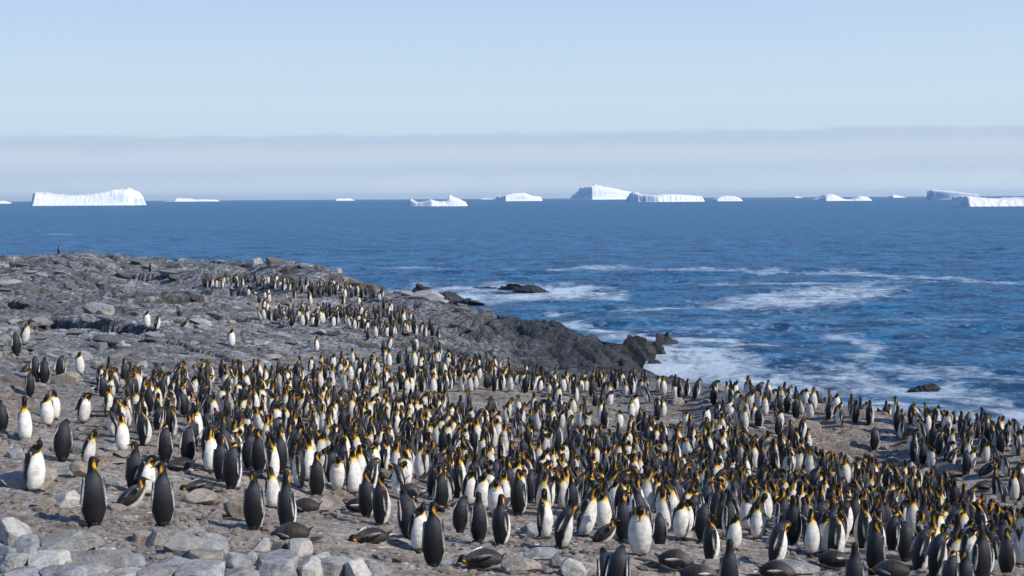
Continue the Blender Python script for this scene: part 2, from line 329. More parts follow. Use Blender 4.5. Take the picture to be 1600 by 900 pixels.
for uu, zz in ((-600, 9.0), (-300, 8.6), (1900, 5.4), (2300, 4.5)):      # outside the frame
    for D in (14, 25, 45, 80, 120):
        a = (uu - 800) / F
        z = (8.4 - .018 * D - .02 * max(0, D - 20)) if uu < 800 else (7.0 - .075 * (D - 14) if D < 50 else -3)
        rows.append((a, D, z, .5, .4, 0))
for uu in range(-600, 2400, 300): rows.append(((uu - 800) / F, 7, 8.9, .2, .5, 0))
for uu in (-800, -400, 0, 400, 2000, 2400): rows.append(((uu - 800) / F, 200, -5, .2, 1, 1))
CP = np.array(rows)
AS, BS = F / 150.0, 10.0
ca, cb = CP[:, 0] * AS, np.log(CP[:, 1]) * BS
def mls(a, D):
    sh = a.shape; a = a.ravel() * AS; b = np.log(D.ravel()) * BS
    out = np.zeros((a.size, 4))
    for s in range(0, a.size, 20000):
        da = a[s:s + 20000, None] - ca[None]; db = b[s:s + 20000, None] - cb[None]
        d2 = da * da + db * db; w = np.exp(-d2 * .8) + .02 / (d2 + .4) ** 3 + 1e-9
        wsum = w.sum(1); ma = (w * da).sum(1); mb = (w * db).sum(1)
        saa = (w * da * da).sum(1) + .25 * wsum; sbb = (w * db * db).sum(1) + .12 * wsum; sab = (w * da * db).sum(1)
        for k in range(4):
            f = CP[:, 2 + k][None]; f0 = (w * f).sum(1)
            if k: out[s:s + 20000, k] = f0 / wsum; continue
            fa = (w * da * f).sum(1); fb = (w * db * f).sum(1)
            A = np.stack([np.stack([wsum, ma, mb], -1), np.stack([ma, saa, sab], -1), np.stack([mb, sab, sbb], -1)], -2)
            out[s:s + 20000, k] = np.linalg.solve(A, np.stack([f0, fa, fb], -1)[..., None])[:, 0, 0]
    return out.reshape(sh + (4,))
TZ = CP[:, 2].copy()
for it in range(14):
    CP[:, 2] += (TZ - mls(CP[:, 0], CP[:, 1])[..., 0]) * .9
NCg, NRg = 780, 720
A_c = np.concatenate([np.linspace(-.62, -.385, 40, endpoint=False), np.linspace(-.385, .385, NCg - 80), np.linspace(.385, .62, 41)[1:]])
NCg = len(A_c)
D_r = np.exp(np.concatenate([np.linspace(math.log(5.0), math.log(48.0), 430, endpoint=False), np.linspace(math.log(48.0), math.log(165.0), 560, endpoint=False), np.linspace(math.log(165.0), math.log(200.0), 20)])); NRg = len(D_r); LDR = np.log(D_r)
ga_, gd_ = np.linspace(-.62, .62, 150), np.exp(np.linspace(math.log(5.0), math.log(200.0), 130))
GA, GD = np.meshgrid(ga_, gd_); base = mls(GA, GD)
def upsample(g, A, D):
    fa = (A - ga_[0]) / (ga_[1] - ga_[0]); fd = (np.log(D) - math.log(5)) / (math.log(40) / 129)
    ia = np.clip(fa.astype(int), 0, 148); id_ = np.clip(fd.astype(int), 0, 128); fa = (fa - ia)[..., None]; fd = (fd - id_)[..., None]
    return (g[id_, ia] * (1 - fa) + g[id_, ia + 1] * fa) * (1 - fd) + (g[id_ + 1, ia] * (1 - fa) + g[id_ + 1, ia + 1] * fa) * fd
AA, DD = np.meshgrid(A_c, D_r)
up = upsample(base, AA, DD)
X = AA * DD; Y = DD
Z0, RK, GR, WE = up[..., 0], up[..., 1], np.clip(up[..., 2], 0, 1), np.clip(up[..., 3], 0, 1)
Xw = X + .8 * fbm(X * .35, Y * .35, 5, 2); Yw = Y + .8 * fbm(X * .35, Y * .35, 8, 2)
cs, sn = math.cos(R(-24)), math.sin(R(-24))
Xr, Yr = (Xw * cs + Yw * sn), (-Xw * sn + Yw * cs)
h1, e1 = facets(Xr / 7.5, Yr / 4.2, 11); t1 = facets.tone; h2, e2 = facets(Xr / 2.6, Yr / 1.5, 21); t2 = facets.tone; h3, e3 = facets(Xr / .95, Yr / .6, 31); t3 = facets.tone; h4, e4 = facets(Xw / .38, Yw / .27, 41)
far = smooth(45, 85, DD)
rk = np.clip(RK, 0, 1.3)
pt = smooth(-.15, .3, fbm(X / 3.0, Y / 2.2, 93, 3))
Zd = rk * far * (1.35 * h1 + .45 * fbm(X / 6, Y / 5, 3, 4)) + (rk * .50 + .02) * (.45 + .30 * far) * h2 + (rk * .20 * (1 - .45 * far) + .030 * pt) * h3 + (rk * .07 + .024 * pt) * h4 * smooth(70, 40, DD)
lump = smooth(-.3, .3, fbm(X / 16, Y / 12, 51, 2))
Zd += np.clip(rk, 0, 1) * far * (.20 * lump * (smooth(0, .30, e2) - .8) + .22 * (smooth(0, .2, e1) - .85) + .05 * (smooth(0, .25, e3) - .8))
Zd += .16 * fbm(X / 2.3, Y / 1.8, 61, 5) + .03 * fbm(X * 2.2, Y * 2.2, 71, 4)
cw = 1 + 1.6 * far
crk = np.maximum(np.maximum(smooth(.05 * cw, .0, e2), .8 * smooth(.07 * cw, 0, e3)), .5 * smooth(.08, 0, e4))
crk = np.maximum(crk, far * smooth(.06, 0, e1))
tone = .35 * t1 + .35 * t2 + .3 * t3
patch = smooth(-.1, .25, fbm(X / 3.0, Y / 2.2, 93, 3))
crk = crk * np.clip(rk * 1.1 + patch * .55, 0, 1)
Zd -= crk * (.035 + .07 * far)
ZT = Z0 + Zd
pu, pv_ = project(X, Y, ZT); m_ = (DD > 30) & (ZT > .2); pv2 = np.where(m_, pv_, 9999).min(0); jj = np.where(m_, pv_, 9999).argmin(0); pu2 = pu[jj, np.arange(NCg)]
TG = np.array([(-100, 400), (0, 400), (92, 397), (130, 393), (200, 400), (300, 405), (380, 408), (425, 409), (440, 406), (500, 414), (545, 432), (600, 455), (650, 462), (700, 474), (760, 484), (800, 497), (850, 500), (880, 506), (905, 521), (930, 532), (960, 545), (1005, 575), (1045, 592),
 (1100, 602), (1170, 610), (1230, 622), (1300, 633), (1400, 648), (1500, 664), (1600, 684), (1700, 700)], float)
for it in range(3):
    pu, pv_ = project(X, Y, ZT); m_ = (DD > 30) & (ZT > .2) & (DD < 160); q_ = np.where(m_, pv_, 9999); pv2 = q_.min(0); jj = q_.argmin(0); pu2 = pu[jj, np.arange(NCg)]; ds = DD[jj, np.arange(NCg)]
    df = np.clip(np.interp(pu2, TG[:, 0], TG[:, 1]) - pv2, -40, 40); kk = np.exp(-np.linspace(-2, 2, 41) ** 2); kk /= kk.sum(); df = np.convolve(np.pad(df, 20, 'edge'), kk, 'valid'); ds = np.convolve(np.pad(ds, 20, 'edge'), kk, 'valid')
    ZT = ZT - np.maximum(0, ZT > -1) * df[None] * DD / F * smooth(.72, .95, DD / ds[None]) * smooth(1.25, 1.05, DD / ds[None])
pu, pv_ = project(X, Y, ZT); pv2 = np.where(m_, pv_, 9999).min(0)
V = np.stack([X, Y, ZT], -1).reshape(-1, 3)
ground = link('rocky_shore_ground', mesh_np('rocky_shore_ground', V, grid_faces(NRg, NCg), M_GROUND, True,
        {'grey': GR.ravel(), 'wet': WE.ravel(), 'crack': crk.ravel(), 'trod': (smooth(26, 40, DD) * (1 - .5 * smooth(70, 90, DD))).ravel(), 'tone': (tone * np.clip(RK * 1.3, .25, 1) + .5 * (1 - np.clip(RK * 1.3, .25, 1))).ravel()}))
tag(ground, 'brown trampled ground and grey bedrock of the shore where the penguins stand', kind='structure')
me = ground.data
me.polygons.foreach_set('use_smooth', np.ones(len(me.polygons), bool))

def col_idx(a): return np.interp(a, A_c, np.arange(NCg))
def row_idx(D): return np.interp(np.log(D), LDR, np.arange(NRg))
def hgt(x, y):
    x = np.asarray(x, float); y = np.asarray(y, float); y = np.clip(y, 5.01, 199)
    ca_ = col_idx(x / y); cr_ = row_idx(y); i = np.clip(ca_.astype(int), 0, NCg - 2); j = np.clip(cr_.astype(int), 0, NRg - 2); f = ca_ - i; g = cr_ - j
    return (ZT[j, i] * (1 - f) + ZT[j, i + 1] * f) * (1 - g) + (ZT[j + 1, i] * (1 - f) + ZT[j + 1, i + 1] * f) * g
def hit(u, v, dmin=6):
    """where the ray through a picture point meets the ground"""
    d = ray(u, v); a = d[0] / d[1]; t = D_r[D_r > dmin]
    z = hgt(a * t, t); rz = CAM_H + d[2] / d[1] * t
    k = np.argmax(z >= rz)
    if not (z >= rz).any(): k = np.argmin(rz - z)
    D = t[k]
    return a * D, D, float(hgt(a * D, D))

# ---------------------------------------------------------------- sea
vr = np.concatenate([np.array([.18, .24, .32, .45, .6, .8]), np.arange(1.0, 150, .85), np.arange(150, 520, 1.3)])   # pixels under the horizon
SD = (CAM_H * F / vr)[::-1]
sa = np.concatenate([np.linspace(-1.6, -.42, 40, endpoint=False), np.linspace(-.42, .42, 440), np.linspace(.42, 1.6, 41)[1:]])
SA, SDD = np.meshgrid(sa, SD); SX = SA * SDD; SY = SDD
su, sv = project(SX, SY, np.zeros_like(SX))
foam = np.zeros_like(SX)
def seg(pts, w, inten, warp=1.0):
    global foam
    wv = sv + warp * w * 1.6 * fbm(su / 60, sv / 9, int(w * 7) + 3, 3)
    for (u0, v0), (u1, v1) in zip(pts[:-1], pts[1:]):
        t = np.clip(((su - u0) * (u1 - u0) + (wv - v0) * (v1 - v0)) / ((u1 - u0) ** 2 + (v1 - v0) ** 2), 0, 1)
        # across the streak the distance is foreshortened
        dd = np.hypot((su - (u0 + t * (u1 - u0))) * .25, wv - (v0 + t * (v1 - v0)))
        foam = np.maximum(foam, inten * np.exp(-(dd / w) ** 2))
def blob(u, v, ru, rv, inten):
    global foam
    d = ((su - u) / ru) ** 2 + ((sv + rv * .5 * fbm(su / 40, sv / 10, int(u), 3) - v) / rv) ** 2
    foam = np.maximum(foam, inten * np.exp(-d ** 1.5))
seg([(500, 416), (620, 418), (800, 421)], 2.2, .6); seg([(860, 420), (980, 418.5), (1100, 421), (1200, 423), (1380, 427), (1450, 433), (1530, 438), (1610, 442)], 2.8, .75)
seg([(1080, 440), (1230, 444), (1340, 442), (1470, 440), (1600, 440)], 2.6, .62)
blob(1310, 458, 110, 14, 1.05); blob(1220, 470, 130, 13, .95); seg([(860, 489), (940, 483), (1080, 476), (1200, 480)], 3.2, .72)
seg([(620, 455), (700, 450), (780, 450), (900, 455), (960, 456)], 7, .9); seg([(700, 470), (760, 468), (860, 464), (940, 460)], 5, .9); blob(735, 462, 80, 8, 1.1)
seg([(640, 478), (760, 472)], 5, .8)
seg([(900, 512), (1000, 530), (1080, 540), (1130, 537), (1200, 543)], 7, 1.0); blob(1085, 572, 120, 24, 1.25); blob(1020, 556, 80, 16, 1.25); blob(735, 466, 100, 10, 1.1); blob(860, 460, 90, 8, 1.2)
seg([(1060, 560), (1200, 572), (1420, 576), (1500, 586)], 8, .68); blob(1250, 604, 150, 20, .95); seg([(1080, 590), (1200, 600), (1330, 594), (1420, 612), (1520, 622), (1640, 660)], 17, .92)
seg([(1310, 522), (1370, 540), (1350, 560), (1320, 572)], 8, .72); seg([(1430, 575), (1530, 580), (1640, 600)], 10, .6); seg([(1200, 640), (1400, 640), (1640, 670)], 16, .9)
seg([(75, 366), (110, 366.5)], 1.3, .8, 0)
seg([(1000, 500), (1200, 506), (1500, 500)], 12, .33); seg([(850, 545), (1000, 520), (1300, 515)], 8, .4)
# surf ring where the water meets the land
gz = hgt(np.clip(SX, -120, 120), np.clip(SY, 6, 198)); shore = np.exp(-np.clip(-gz - .2, 0, 9) / 1.6) * (SY < 190) * (np.abs(SX / SY) < .6)
foam = np.maximum(foam, .85 * shore)
amp = np.exp(-SDD / 900)
SZ = amp * (.75 * fbm(SX / 22 + .3 * SY / 22, SY / 9, 77, 4) + .40 * fbm(SX / 5, SY / 2.6, 79, 3))
# the far water drops with the curve of the earth by less than a pixel: left flat
sea = link('sea', mesh_np('sea', np.stack([SX, SY, SZ], -1).reshape(-1, 3), grid_faces(*SX.shape), M_SEA, True, {'foam': foam.ravel()}))
tag(sea, 'blue open sea with pale foam streaks reaching to the horizon', kind='structure')

# ---------------------------------------------------------------- rocks
ICO = {}
def ico(sub):
    if sub not in ICO:
        bm = bmesh.new(); bmesh.ops.create_icosphere(bm, subdivisions=sub, radius=1)
        ICO[sub] = (np.array([v.co[:] for v in bm.verts]), np.array([[v.index for v in f.verts] for f in bm.faces])); bm.free()
    return ICO[sub]
def rock_geo(seed, sub=3, planes=12, cut=(.45, .85), rough=.05, box=0.0):
    rg = np.random.default_rng(seed); V, Fc = ico(sub); V = V.copy()
    if box: V = np.sign(V) * np.abs(V) ** (1 - box); V /= np.abs(V).max()
    for k in range(planes):
        n = rg.normal(size=3); n[2] = n[2] * .8 + (.25 if k % 3 == 0 else 0); n /= np.linalg.norm(n); d = rg.uniform(*cut)
        t = V @ n - d; V = V - np.where(t > 0, t, 0)[:, None] * n[None] * .97
    if rough:
        r = fbm(V[:, 0] * 2.4 + seed, V[:, 1] * 2.4 + V[:, 2] * 3.1, seed, 4)
        V = V * (1 + rough * 2 * r)[:, None]
    V = V / np.abs(V).max(0) * .96
    return V, Fc
ROCKS = {}
def rock_mesh(seed, mat, sub=3, **k):
    key = (seed, mat.name, sub, tuple(sorted(k.items())))
    if key not in ROCKS:
        V, Fc = rock_geo(seed, sub, **k); ROCKS[key] = mesh_np('stone', V, Fc, mat, False)
        if sub <= 3: ROCKS[key].shade_flat() if hasattr(ROCKS[key], 'shade_flat') else None
    return ROCKS[key]
def place_rock(name, u, v, w, h, mat, seed, sub=3, depth=.8, parent=None, rot=None, sink=.22, **k):
    """a stone whose foot stands at picture point (u,v), w by h pixels of a 1600 wide picture"""
    x, y, z = hit(u, v); s = y / F; o = link(name, rock_mesh(seed, mat, sub, **k), parent)
    sx = w * s * .56; hz = h * s * (.52 + sink); sy = sx * depth
    o.scale = (sx, sy, hz); o.rotation_euler = (0, 0, rot if rot is not None else random.uniform(-.35, .35))
    o.location = (x, y + sy * .7, z + hz * (1 - 2 * sink) * .98)
    return o
BM = dict(box=.42, planes=13, cut=(.55, .92), rough=.012)
# jointed outcrop along the bottom left edge: blocks that can be told apart are parts of it
outc = bpy.data.objects.new('rock_outcrop', None); COL.objects.link(outc); outc.location = (0, 0, 0)
tag(outc, 'cracked pale grey bedrock ledge along the bottom left edge', 'rock outcrop')
blocks = [(15,852,44,52,M_PALE),(10,870,26,16,M_GREY),(40,872,40,38,M_GREY),(88,872,78,44,M_GREY),(68,902,66,46,M_PALE),(14,894,52,24,M_GREY),(150,898,98,36,M_GREY),(158,880,42,28,M_PALE),
 (112,914,84,30,M_GREY),(208,894,38,26,M_GREY),(217,850,30,22,M_TAN),(244,852,28,24,M_GREY),(281,869,46,38,M_GREY),(323,872,46,42,M_GREY),(361,893,44,38,M_GREY),(309,891,54,22,M_TAN),(266,899,50,22,M_GREY),
 (338,886,18,16,M_PALE),(392,880,20,20,M_GREY),(392,896,26,16,M_PALE),(427,906,60,44,M_GREY),(434,864,24,22,M_GREY),(462,871,38,26,M_PALE),(478,906,50,36,M_PALE),(516,904,48,32,M_GREY),(556,905,40,32,M_PALE),(585,906,36,26,M_GREY),
 (408,862,24,22,M_PALE),(450,905,20,24,M_GREY),(240,912,60,20,M_GREY),(310,912,70,20,M_GREY),(372,914,54,22,M_GREY),(190,912,50,18,M_PALE),(30,915,60,26,M_GREY),(445,884,26,14,M_GREY),(500,880,30,12,M_PALE),(540,880,26,10,M_GREY),(412,884,30,14,M_GREY),(232,896,26,14,M_TAN)]
for i, (u, v, w, h, m_) in enumerate(blocks):
    place_rock('stone', u, v, w * 1.22, h * .80, m_, 100 + i, 4, parent=outc, depth=1.15, sink=.42, **BM)
# loose boulders, each a thing of its own
bould = [
 (104,795,42,30,M_PALE,'pale rounded boulder on the ground left of the large back-turned penguin'),
 (365,808,38,34,M_TAN,'dark brown boulder left of the large back-turned pair, right of the yellow-brown slab'),
 (312,788,64,20,M_TAN,'low yellow-brown slab just below the penguin lying on its belly'),
 (30,762,90,28,M_TAN,'wide flat brown slab at the left edge beside the tall white-fronted penguin'),
 (128,748,46,24,M_TAN,'brown boulder behind the head of the large back-turned penguin at the left'),
 (898,900,42,24,M_PALE,'pale pyramid-shaped stone at the bottom edge, left of the hunched pair'),
 (874,890,34,20,M_GREY,'grey wedge-shaped stone leaning behind the pale pyramid-shaped stone'),
 (815,896,62,22,M_TAN,'flat tan slab at the bottom edge right of the lying penguin'),
 (850,876,60,14,M_GREY,'long flat grey slab below the penguin with its tail stretched out'),
 (1238,898,88,11,M_GREY,'flat grey slab under the penguin lying stretched out at the bottom right'),
 (1110,902,70,18,M_TAN,'low brown slab between two lying penguins at the bottom'),
 (1200,724,36,30,M_GREY,'round grey boulder standing alone in the crowd below the bare slope'),
 (1422,754,32,26,M_GREY,'rounded grey boulder at the lower end of the bare slope'),
 (1260,682,50,24,M_TAN,'broad pale brown rock at the upper end of the bare slope'),
 (1455,752,46,16,M_TAN,'flat stone slab right of the rounded grey boulder on the bare slope'),
 (1500,748,60,16,M_TAN,'long flat ledge low on the bare slope above the crowd'),
 (820,700,0,0,None,''),
 (1185,702,30,14,M_GREY,'small grey stone just above the round boulder in the crowd'),
 (832,838,40,16,M_GREY,'small grey stone left of the penguin with its tail stretched out'),
 (1125,612,22,12,M_GREY,'small pale rock on the ridge beside the breaking surf'),
 (120,716,30,16,M_GREY,'small grey stone above the head of the large back-turned penguin'),
 (22,716,28,16,M_GREY,'blue-grey stone just under the tall front-facing penguin at the left'),
]
for i, (u, v, w, h, m_, lab) in enumerate(bould):
    if not w: continue
    o = place_rock('boulder', u, v, w, h, m_, 200 + i, 4, depth=.8, sink=.3, box=.15, planes=13, cut=(.5, .88), rough=.015); tag(o, lab, 'boulder')
# stones embedded in the ground, children of the ground
k = 0; taken = []
for i in range(4000):
    if k >= 170: break
    z_ = random.random()
    if z_ < .30: u, v = random.uniform(-30, 620), random.uniform(680, 800)
    elif z_ < .55: u, v = random.uniform(600, 1600), random.uniform(790, 900)
    elif z_ < .85: u, v = random.uniform(-20, 560), random.uniform(470, 640)
    else: u, v = random.uniform(850, 1600), random.uniform(620, 800)
    x, y, z = hit(u, v)
    w = random.uniform(.16, .55) if y < 45 else random.uniform(.4, 1.3)
    if any((x - a) ** 2 + (y - b) ** 2 < (.55 * (w + c)) ** 2 for a, b, c in taken): continue
    taken.append((x, y, w))
    m_ = random.choice([M_TAN, M_TAN, M_GREY] if y < 50 else [M_GREY, M_GREY, M_TAN])
    o = link('stone', rock_mesh(300 + k % 14, m_, 3, planes=9, cut=(.5, .9), rough=.03, box=.1), ground)
    hh = w * random.uniform(.10, .26); o.scale = (w * .5, w * random.uniform(.3, .45), hh); o.rotation_euler = (random.uniform(-.15, .15), random.uniform(-.15, .15), random.uniform(0, 6.3))
    o.location = (x, y, z + hh * .15); k += 1
# gravel and rubble: uncountable
V1, F1 = ico(1); vs, fs = [], []; off = 0
gvar = []
for s in range(24):
    Vg, Fg = rock_geo(500 + s, 1, 5, (.5, .9), 0.0); gvar.append(Vg)
for i in range(9000):
    a = random.uniform(-.40, .40); D = math.exp(random.uniform(math.log(13.5), math.log(62)))
    x = a * D; 
    if fbm(np.array([x / 1.3]), np.array([D / 1.3]), 200, 3)[0] < random.uniform(-.35, .25): continue
    s = min(.085 if D < 26 else .15, .020 * math.exp(random.expovariate(1.1)) * (.7 + D / 45))
    z = float(hgt(x, D)); th = random.uniform(0, 6.28); c_, s_ = math.cos(th), math.sin(th)
    g = gvar[i % 24] * (s * random.uniform(.8, 1.5), s, s * random.uniform(.45, .8))
    vs.append(np.stack([g[:, 0] * c_ - g[:, 1] * s_ + x, g[:, 0] * s_ + g[:, 1] * c_ + D, g[:, 2] + z + s * .12], 1)); fs.append(F1 + off); off += len(V1)
vp, fp, offp = [], [], 0                                  # droppings-whitened chips and moulted feathers
for i in range(2600):
    a = random.uniform(-.40, .40); D = math.exp(random.uniform(math.log(14), math.log(55))); x = a * D
    if fbm(np.array([x / 2.1]), np.array([D / 2.1]), 230, 2)[0] < random.uniform(-.2, .3): continue
    s = random.uniform(.012, .035) * (.6 + D / 30); th = random.uniform(0, 6.28); c_, s_ = math.cos(th), math.sin(th)
    g = gvar[i % 24] * (s * random.uniform(1, 2.2), s * .6, s * .25); z = float(hgt(x, D))
    vp.append(np.stack([g[:, 0] * c_ - g[:, 1] * s_ + x, g[:, 0] * s_ + g[:, 1] * c_ + D, g[:, 2] + z + .004], 1)); fp.append(F1 + offp); offp += len(V1)
tag(link('white_debris', mesh_np('white_debris', np.concatenate(vp), np.concatenate(fp), M_PALE, False)), 'moulted white feathers and droppings-whitened chips strewn on the ground', kind='stuff')
gr = link('gravel', mesh_np('gravel', np.concatenate(vs), np.concatenate(fs), M_TAN, False)); tag(gr, 'loose gravel and stone chips scattered over the trampled ground', kind='stuff')

# sea rocks
def sea_rock(label, parts, seed, name='sea_rock'):
    """heap of faceted crags in one mesh, standing in the water; parts: (u, v foot, w px, h px)"""
    vs, fs, off = [], [], 0; D0 = None
    for i, (u, v, w, h, D) in enumerate(parts):
        d = ray(u, v); d = d / d[1] * D; s = D / F; V_, F_ = rock_geo(seed + i, 5, 16, (.35, .85), .10)
        V_ = V_ * (w * s * .56, w * s * .42, h * s * 1.35); zz = CAM_H + d[2]
        r2 = fbm(V_[:, 0] * 1.1 + V_[:, 2], V_[:, 1] * 1.1 - V_[:, 2] * .7, seed, 4); V_ = V_ + r2[:, None] * .45 * (V_ / (np.linalg.norm(V_, axis=1, keepdims=True) + 1e-6))
        vs.append(V_ + (d[0], D, zz - h * s * .30)); fs.append(F_ + off); off += len(V_)
    o = link(name, mesh_np(name, np.concatenate(vs), np.concatenate(fs), M_BLACK, False)); tag(o, label, 'sea rock'); return o
sea_rock('dark jagged rock at the tip of the point with surf behind it', [(1018, 556, 84, 38, 106), (1000, 558, 60, 34, 105)], 611)
sea_rock('dark low rock trailing off into the surf, outermost at the point', [(1046, 549, 66, 26, 114), (1030, 545, 50, 27, 115)], 615)
sea_rock('broad black rock mound joining the point to the headland', [(945, 552, 110, 42, 99), (915, 545, 60, 26, 97), (985, 566, 80, 40, 95)], 621)
sea_rock('small dark sliver of rock in the surf below the point', [(1022, 572, 26, 8, 100)], 631)
sea_rock('dark rounded rock in the surf just above the penguins', [(1050, 597, 30, 14, 84), (1062, 600, 20, 8, 83)], 635)
sea_rock('dark flat-topped rock hump beside the headland slope, left of two', [(652, 461, 60, 19, 168)], 641)
sea_rock('long dark rock tapering right into foam beside the headland', [(700, 469, 72, 24, 160), (728, 471, 56, 12, 159)], 645)
sea_rock('larger low black skerry with foam on its right, farther out', [(836, 459, 76, 13, 184), (810, 457, 60, 13, 187)], 651)
sea_rock('thin low skerry just left of the larger black one', [(758, 454, 70, 6, 193), (785, 454, 44, 5, 192)], 655)
sea_rock('small flat brown rock alone in the foam at the right', [(1441, 609, 50, 8, 88.5)], 661)

# ---------------------------------------------------------------- icebergs
def iceberg(label, u0, u1, vb, prof, c=.25, seed=1, groove=.3, deep=1.0):
    """u0,u1 picture columns of the ends, vb its waterline, prof [(fraction, height in px)]; c where its nearest corner lies"""
    hz = 314.4 - .0055 * (u0 + u1) / 2; D = CAM_H * F / max(vb - hz, 1.15); D = min(D, 22000); s = D / F
    Wd = (u1 - u0) * s; dep = max(Wd * .45, 25 * s) * deep; n, mrow = 150, 34
    xs = np.linspace(0, 1, n); hp = np.interp(xs, [p[0] for p in prof], [p[1] for p in prof]) * s
    front = np.where(xs < c, (c - xs) / max(c, .01) * 1.0, (xs - c) / max(1 - c, .01) * .30) * dep * .8
    t = np.linspace(0, 1, mrow)
    Xg = (xs[:, None] - .5) * Wd + 0 * t[None]; Yg = front[:, None] + (dep * 1.35 - front[:, None]) * t[None]
    wall = smooth(0, .20, t) ; sl = np.exp(-((t - .45) / .5) ** 2)
    rgh = fbm(Xg / (9 * s), Yg / (9 * s), seed, 5)
    H = hp[:, None] * (np.minimum(1, wall * .93)[None] * (.80 + .20 * sl[None]) ) * (1 + .07 * rgh * t[None]) 
    wz = 9 * s * fbm(Xg / (16 * s), Yg / (16 * s), seed + 3, 2); fh, fe = facets((Xg + 2 * wz) / (13 * s), (Yg + wz) / (5 * s), seed + 5); H += wall[None] * t[None] * fh * hp[:, None] * .34 - (wall[None] * (fe < .06) * hp[:, None] * .05 if groove > 1 else 0)
    back = smooth(1, .86, t); H = H * back[None]; ends = smooth(0, .012, xs) * smooth(1, .988, xs); H = H * ends[:, None]
    gul = fbm(Xg / (4 * s), Xg * 0 + seed, seed + 9, 3); Yg = Yg + gul * groove * s * (wall * (1 - wall) * 4 + .25)[None]
    Zg = H - 2.0
    uc = (u0 + u1) / 2; d = ray(uc, vb); d = d / d[1] * D
    Vv = np.stack([Xg, Yg, Zg], -1).reshape(-1, 3)
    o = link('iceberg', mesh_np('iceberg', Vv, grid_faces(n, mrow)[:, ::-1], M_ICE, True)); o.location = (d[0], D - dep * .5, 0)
    tag(o, label, 'iceberg'); return o
iceberg('large white iceberg with a dip in the middle, at the left', 38, 214, 321, [(0,4),(.05,14),(.07,24),(.3,18),(.45,18),(.6,20),(.8,27),(.9,28),(.95,24),(.98,14),(1,2)], .14, 1)
iceberg('edge of a small iceberg cut off by the left side of the picture', -30, 12, 318, [(0,4),(.8,5),(.95,3),(1,1)], .2, 2)
iceberg('low flat string of ice right of the large left iceberg', 252, 338, 314.8, [(0,1),(.15,2),(.3,6),(.5,5),(.65,2.5),(.7,4),(.95,3),(1,1)], .3, 3)
iceberg('tiny low iceberg on the horizon, between the flat ice and the peaked iceberg', 520, 552, 313.4, [(0,2),(.3,4),(.8,4),(1,1)], .2, 4)
iceberg('small jagged iceberg with a sharp central peak, nearest of the middle', 631, 731, 322, [(0,3),(.1,14),(.2,9),(.3,9),(.42,13),(.55,9),(.66,11),(.72,20),(.76,17),(.85,14),(.95,9),(1,1)], .45, 5)
iceberg('smooth low domed iceberg left of the tall middle one', 774, 848, 314, [(0,5),(.05,10),(.1,8),(.35,13),(.6,14),(.8,9),(.95,8),(1,1)], .22, 6)
iceberg('tall wedge-shaped iceberg with a blue shaded left cliff, in the middle', 892, 1000, 311.6, [(0,4),(.13,16),(.15,21),(.3,23),(.38,24),(.6,19),(.85,13),(1,10)], .30, 7)
iceberg('long low grooved iceberg in front of the tall wedge-shaped one', 980, 1101, 315.2, [(0,6),(.04,12),(.1,18),(.2,14),(.4,12),(.55,14),(.8,12),(.96,10),(1,2)], .38, 8, 1.4)
iceberg('small smooth dome of ice right of the long grooved iceberg', 1115, 1161, 314.2, [(0,3),(.2,8),(.4,10),(.7,9),(.9,6),(1,1)], .1, 9)
iceberg('very small speck of ice between the dome and the two-humped iceberg', 1237, 1253, 309, [(0,1),(.5,3),(1,1)], .2, 10)
iceberg('two-humped low iceberg, higher on its left end', 1274, 1363, 313.6, [(0,3),(.1,6),(.18,11),(.27,13),(.38,9),(.5,4),(.66,3),(.78,9),(.9,8),(1,1)], .15, 11)
iceberg('tiny iceberg left of the blue tabular one', 1387, 1415, 308.6, [(0,1),(.3,5),(.6,3.5),(1,1)], .2, 12)
iceberg('flat-topped tabular iceberg with its whole side in blue shade', 1464, 1524, 311.4, [(0,17),(.1,17),(.6,13),(1,10)], .97, 13, .3, 2.6)
iceberg('long snowy iceberg running out of the right side of the picture', 1490, 1665, 322, [(0,2),(.05,8),(.09,20),(.2,18),(.4,15),(.6,17),(.8,16),(1,18)], .08, 14, 1.2)
iceberg('faint sliver of ice left of the domed iceberg', 748, 771, 311, [(0,1),(.5,2),(1,1)], .2, 15)

# ---------------------------------------------------------------- penguins
WHITE = np.array((.74, .72, .68)); GREY = np.array((.0125, .013, .0165)); BLK = np.array((.006, .006, .0065)); YEL = np.array((.90, .58, .06)); ORA = np.array((.90, .44, .02))
ST = np.array([  # z, x centre, fore-aft radius, side radius
 (.020,-.030,.030,.045),(.035,-.025,.075,.085),(.07,-.012,.105,.118),(.13,-.002,.130,.142),(.21,.004,.148,.160),(.30,.008,.156,.168),(.39,.008,.154,.166),(.48,.004,.140,.150),(.56,-.002,.122,.130),
 (.62,-.006,.102,.108),(.665,-.008,.084,.088),(.70,-.008,.072,.074),(.735,-.006,.066,.066),(.77,-.002,.062,.061),(.80,.004,.066,.060),(.83,.010,.070,.060),(.858,.012,.066,.056),(.88,.008,.054,.047),(.897,.002,.036,.032),(.905,-.002,.010,.010)])
def lerp(a, b, t): t = t[:, None]; return a * (1 - t) + b * t
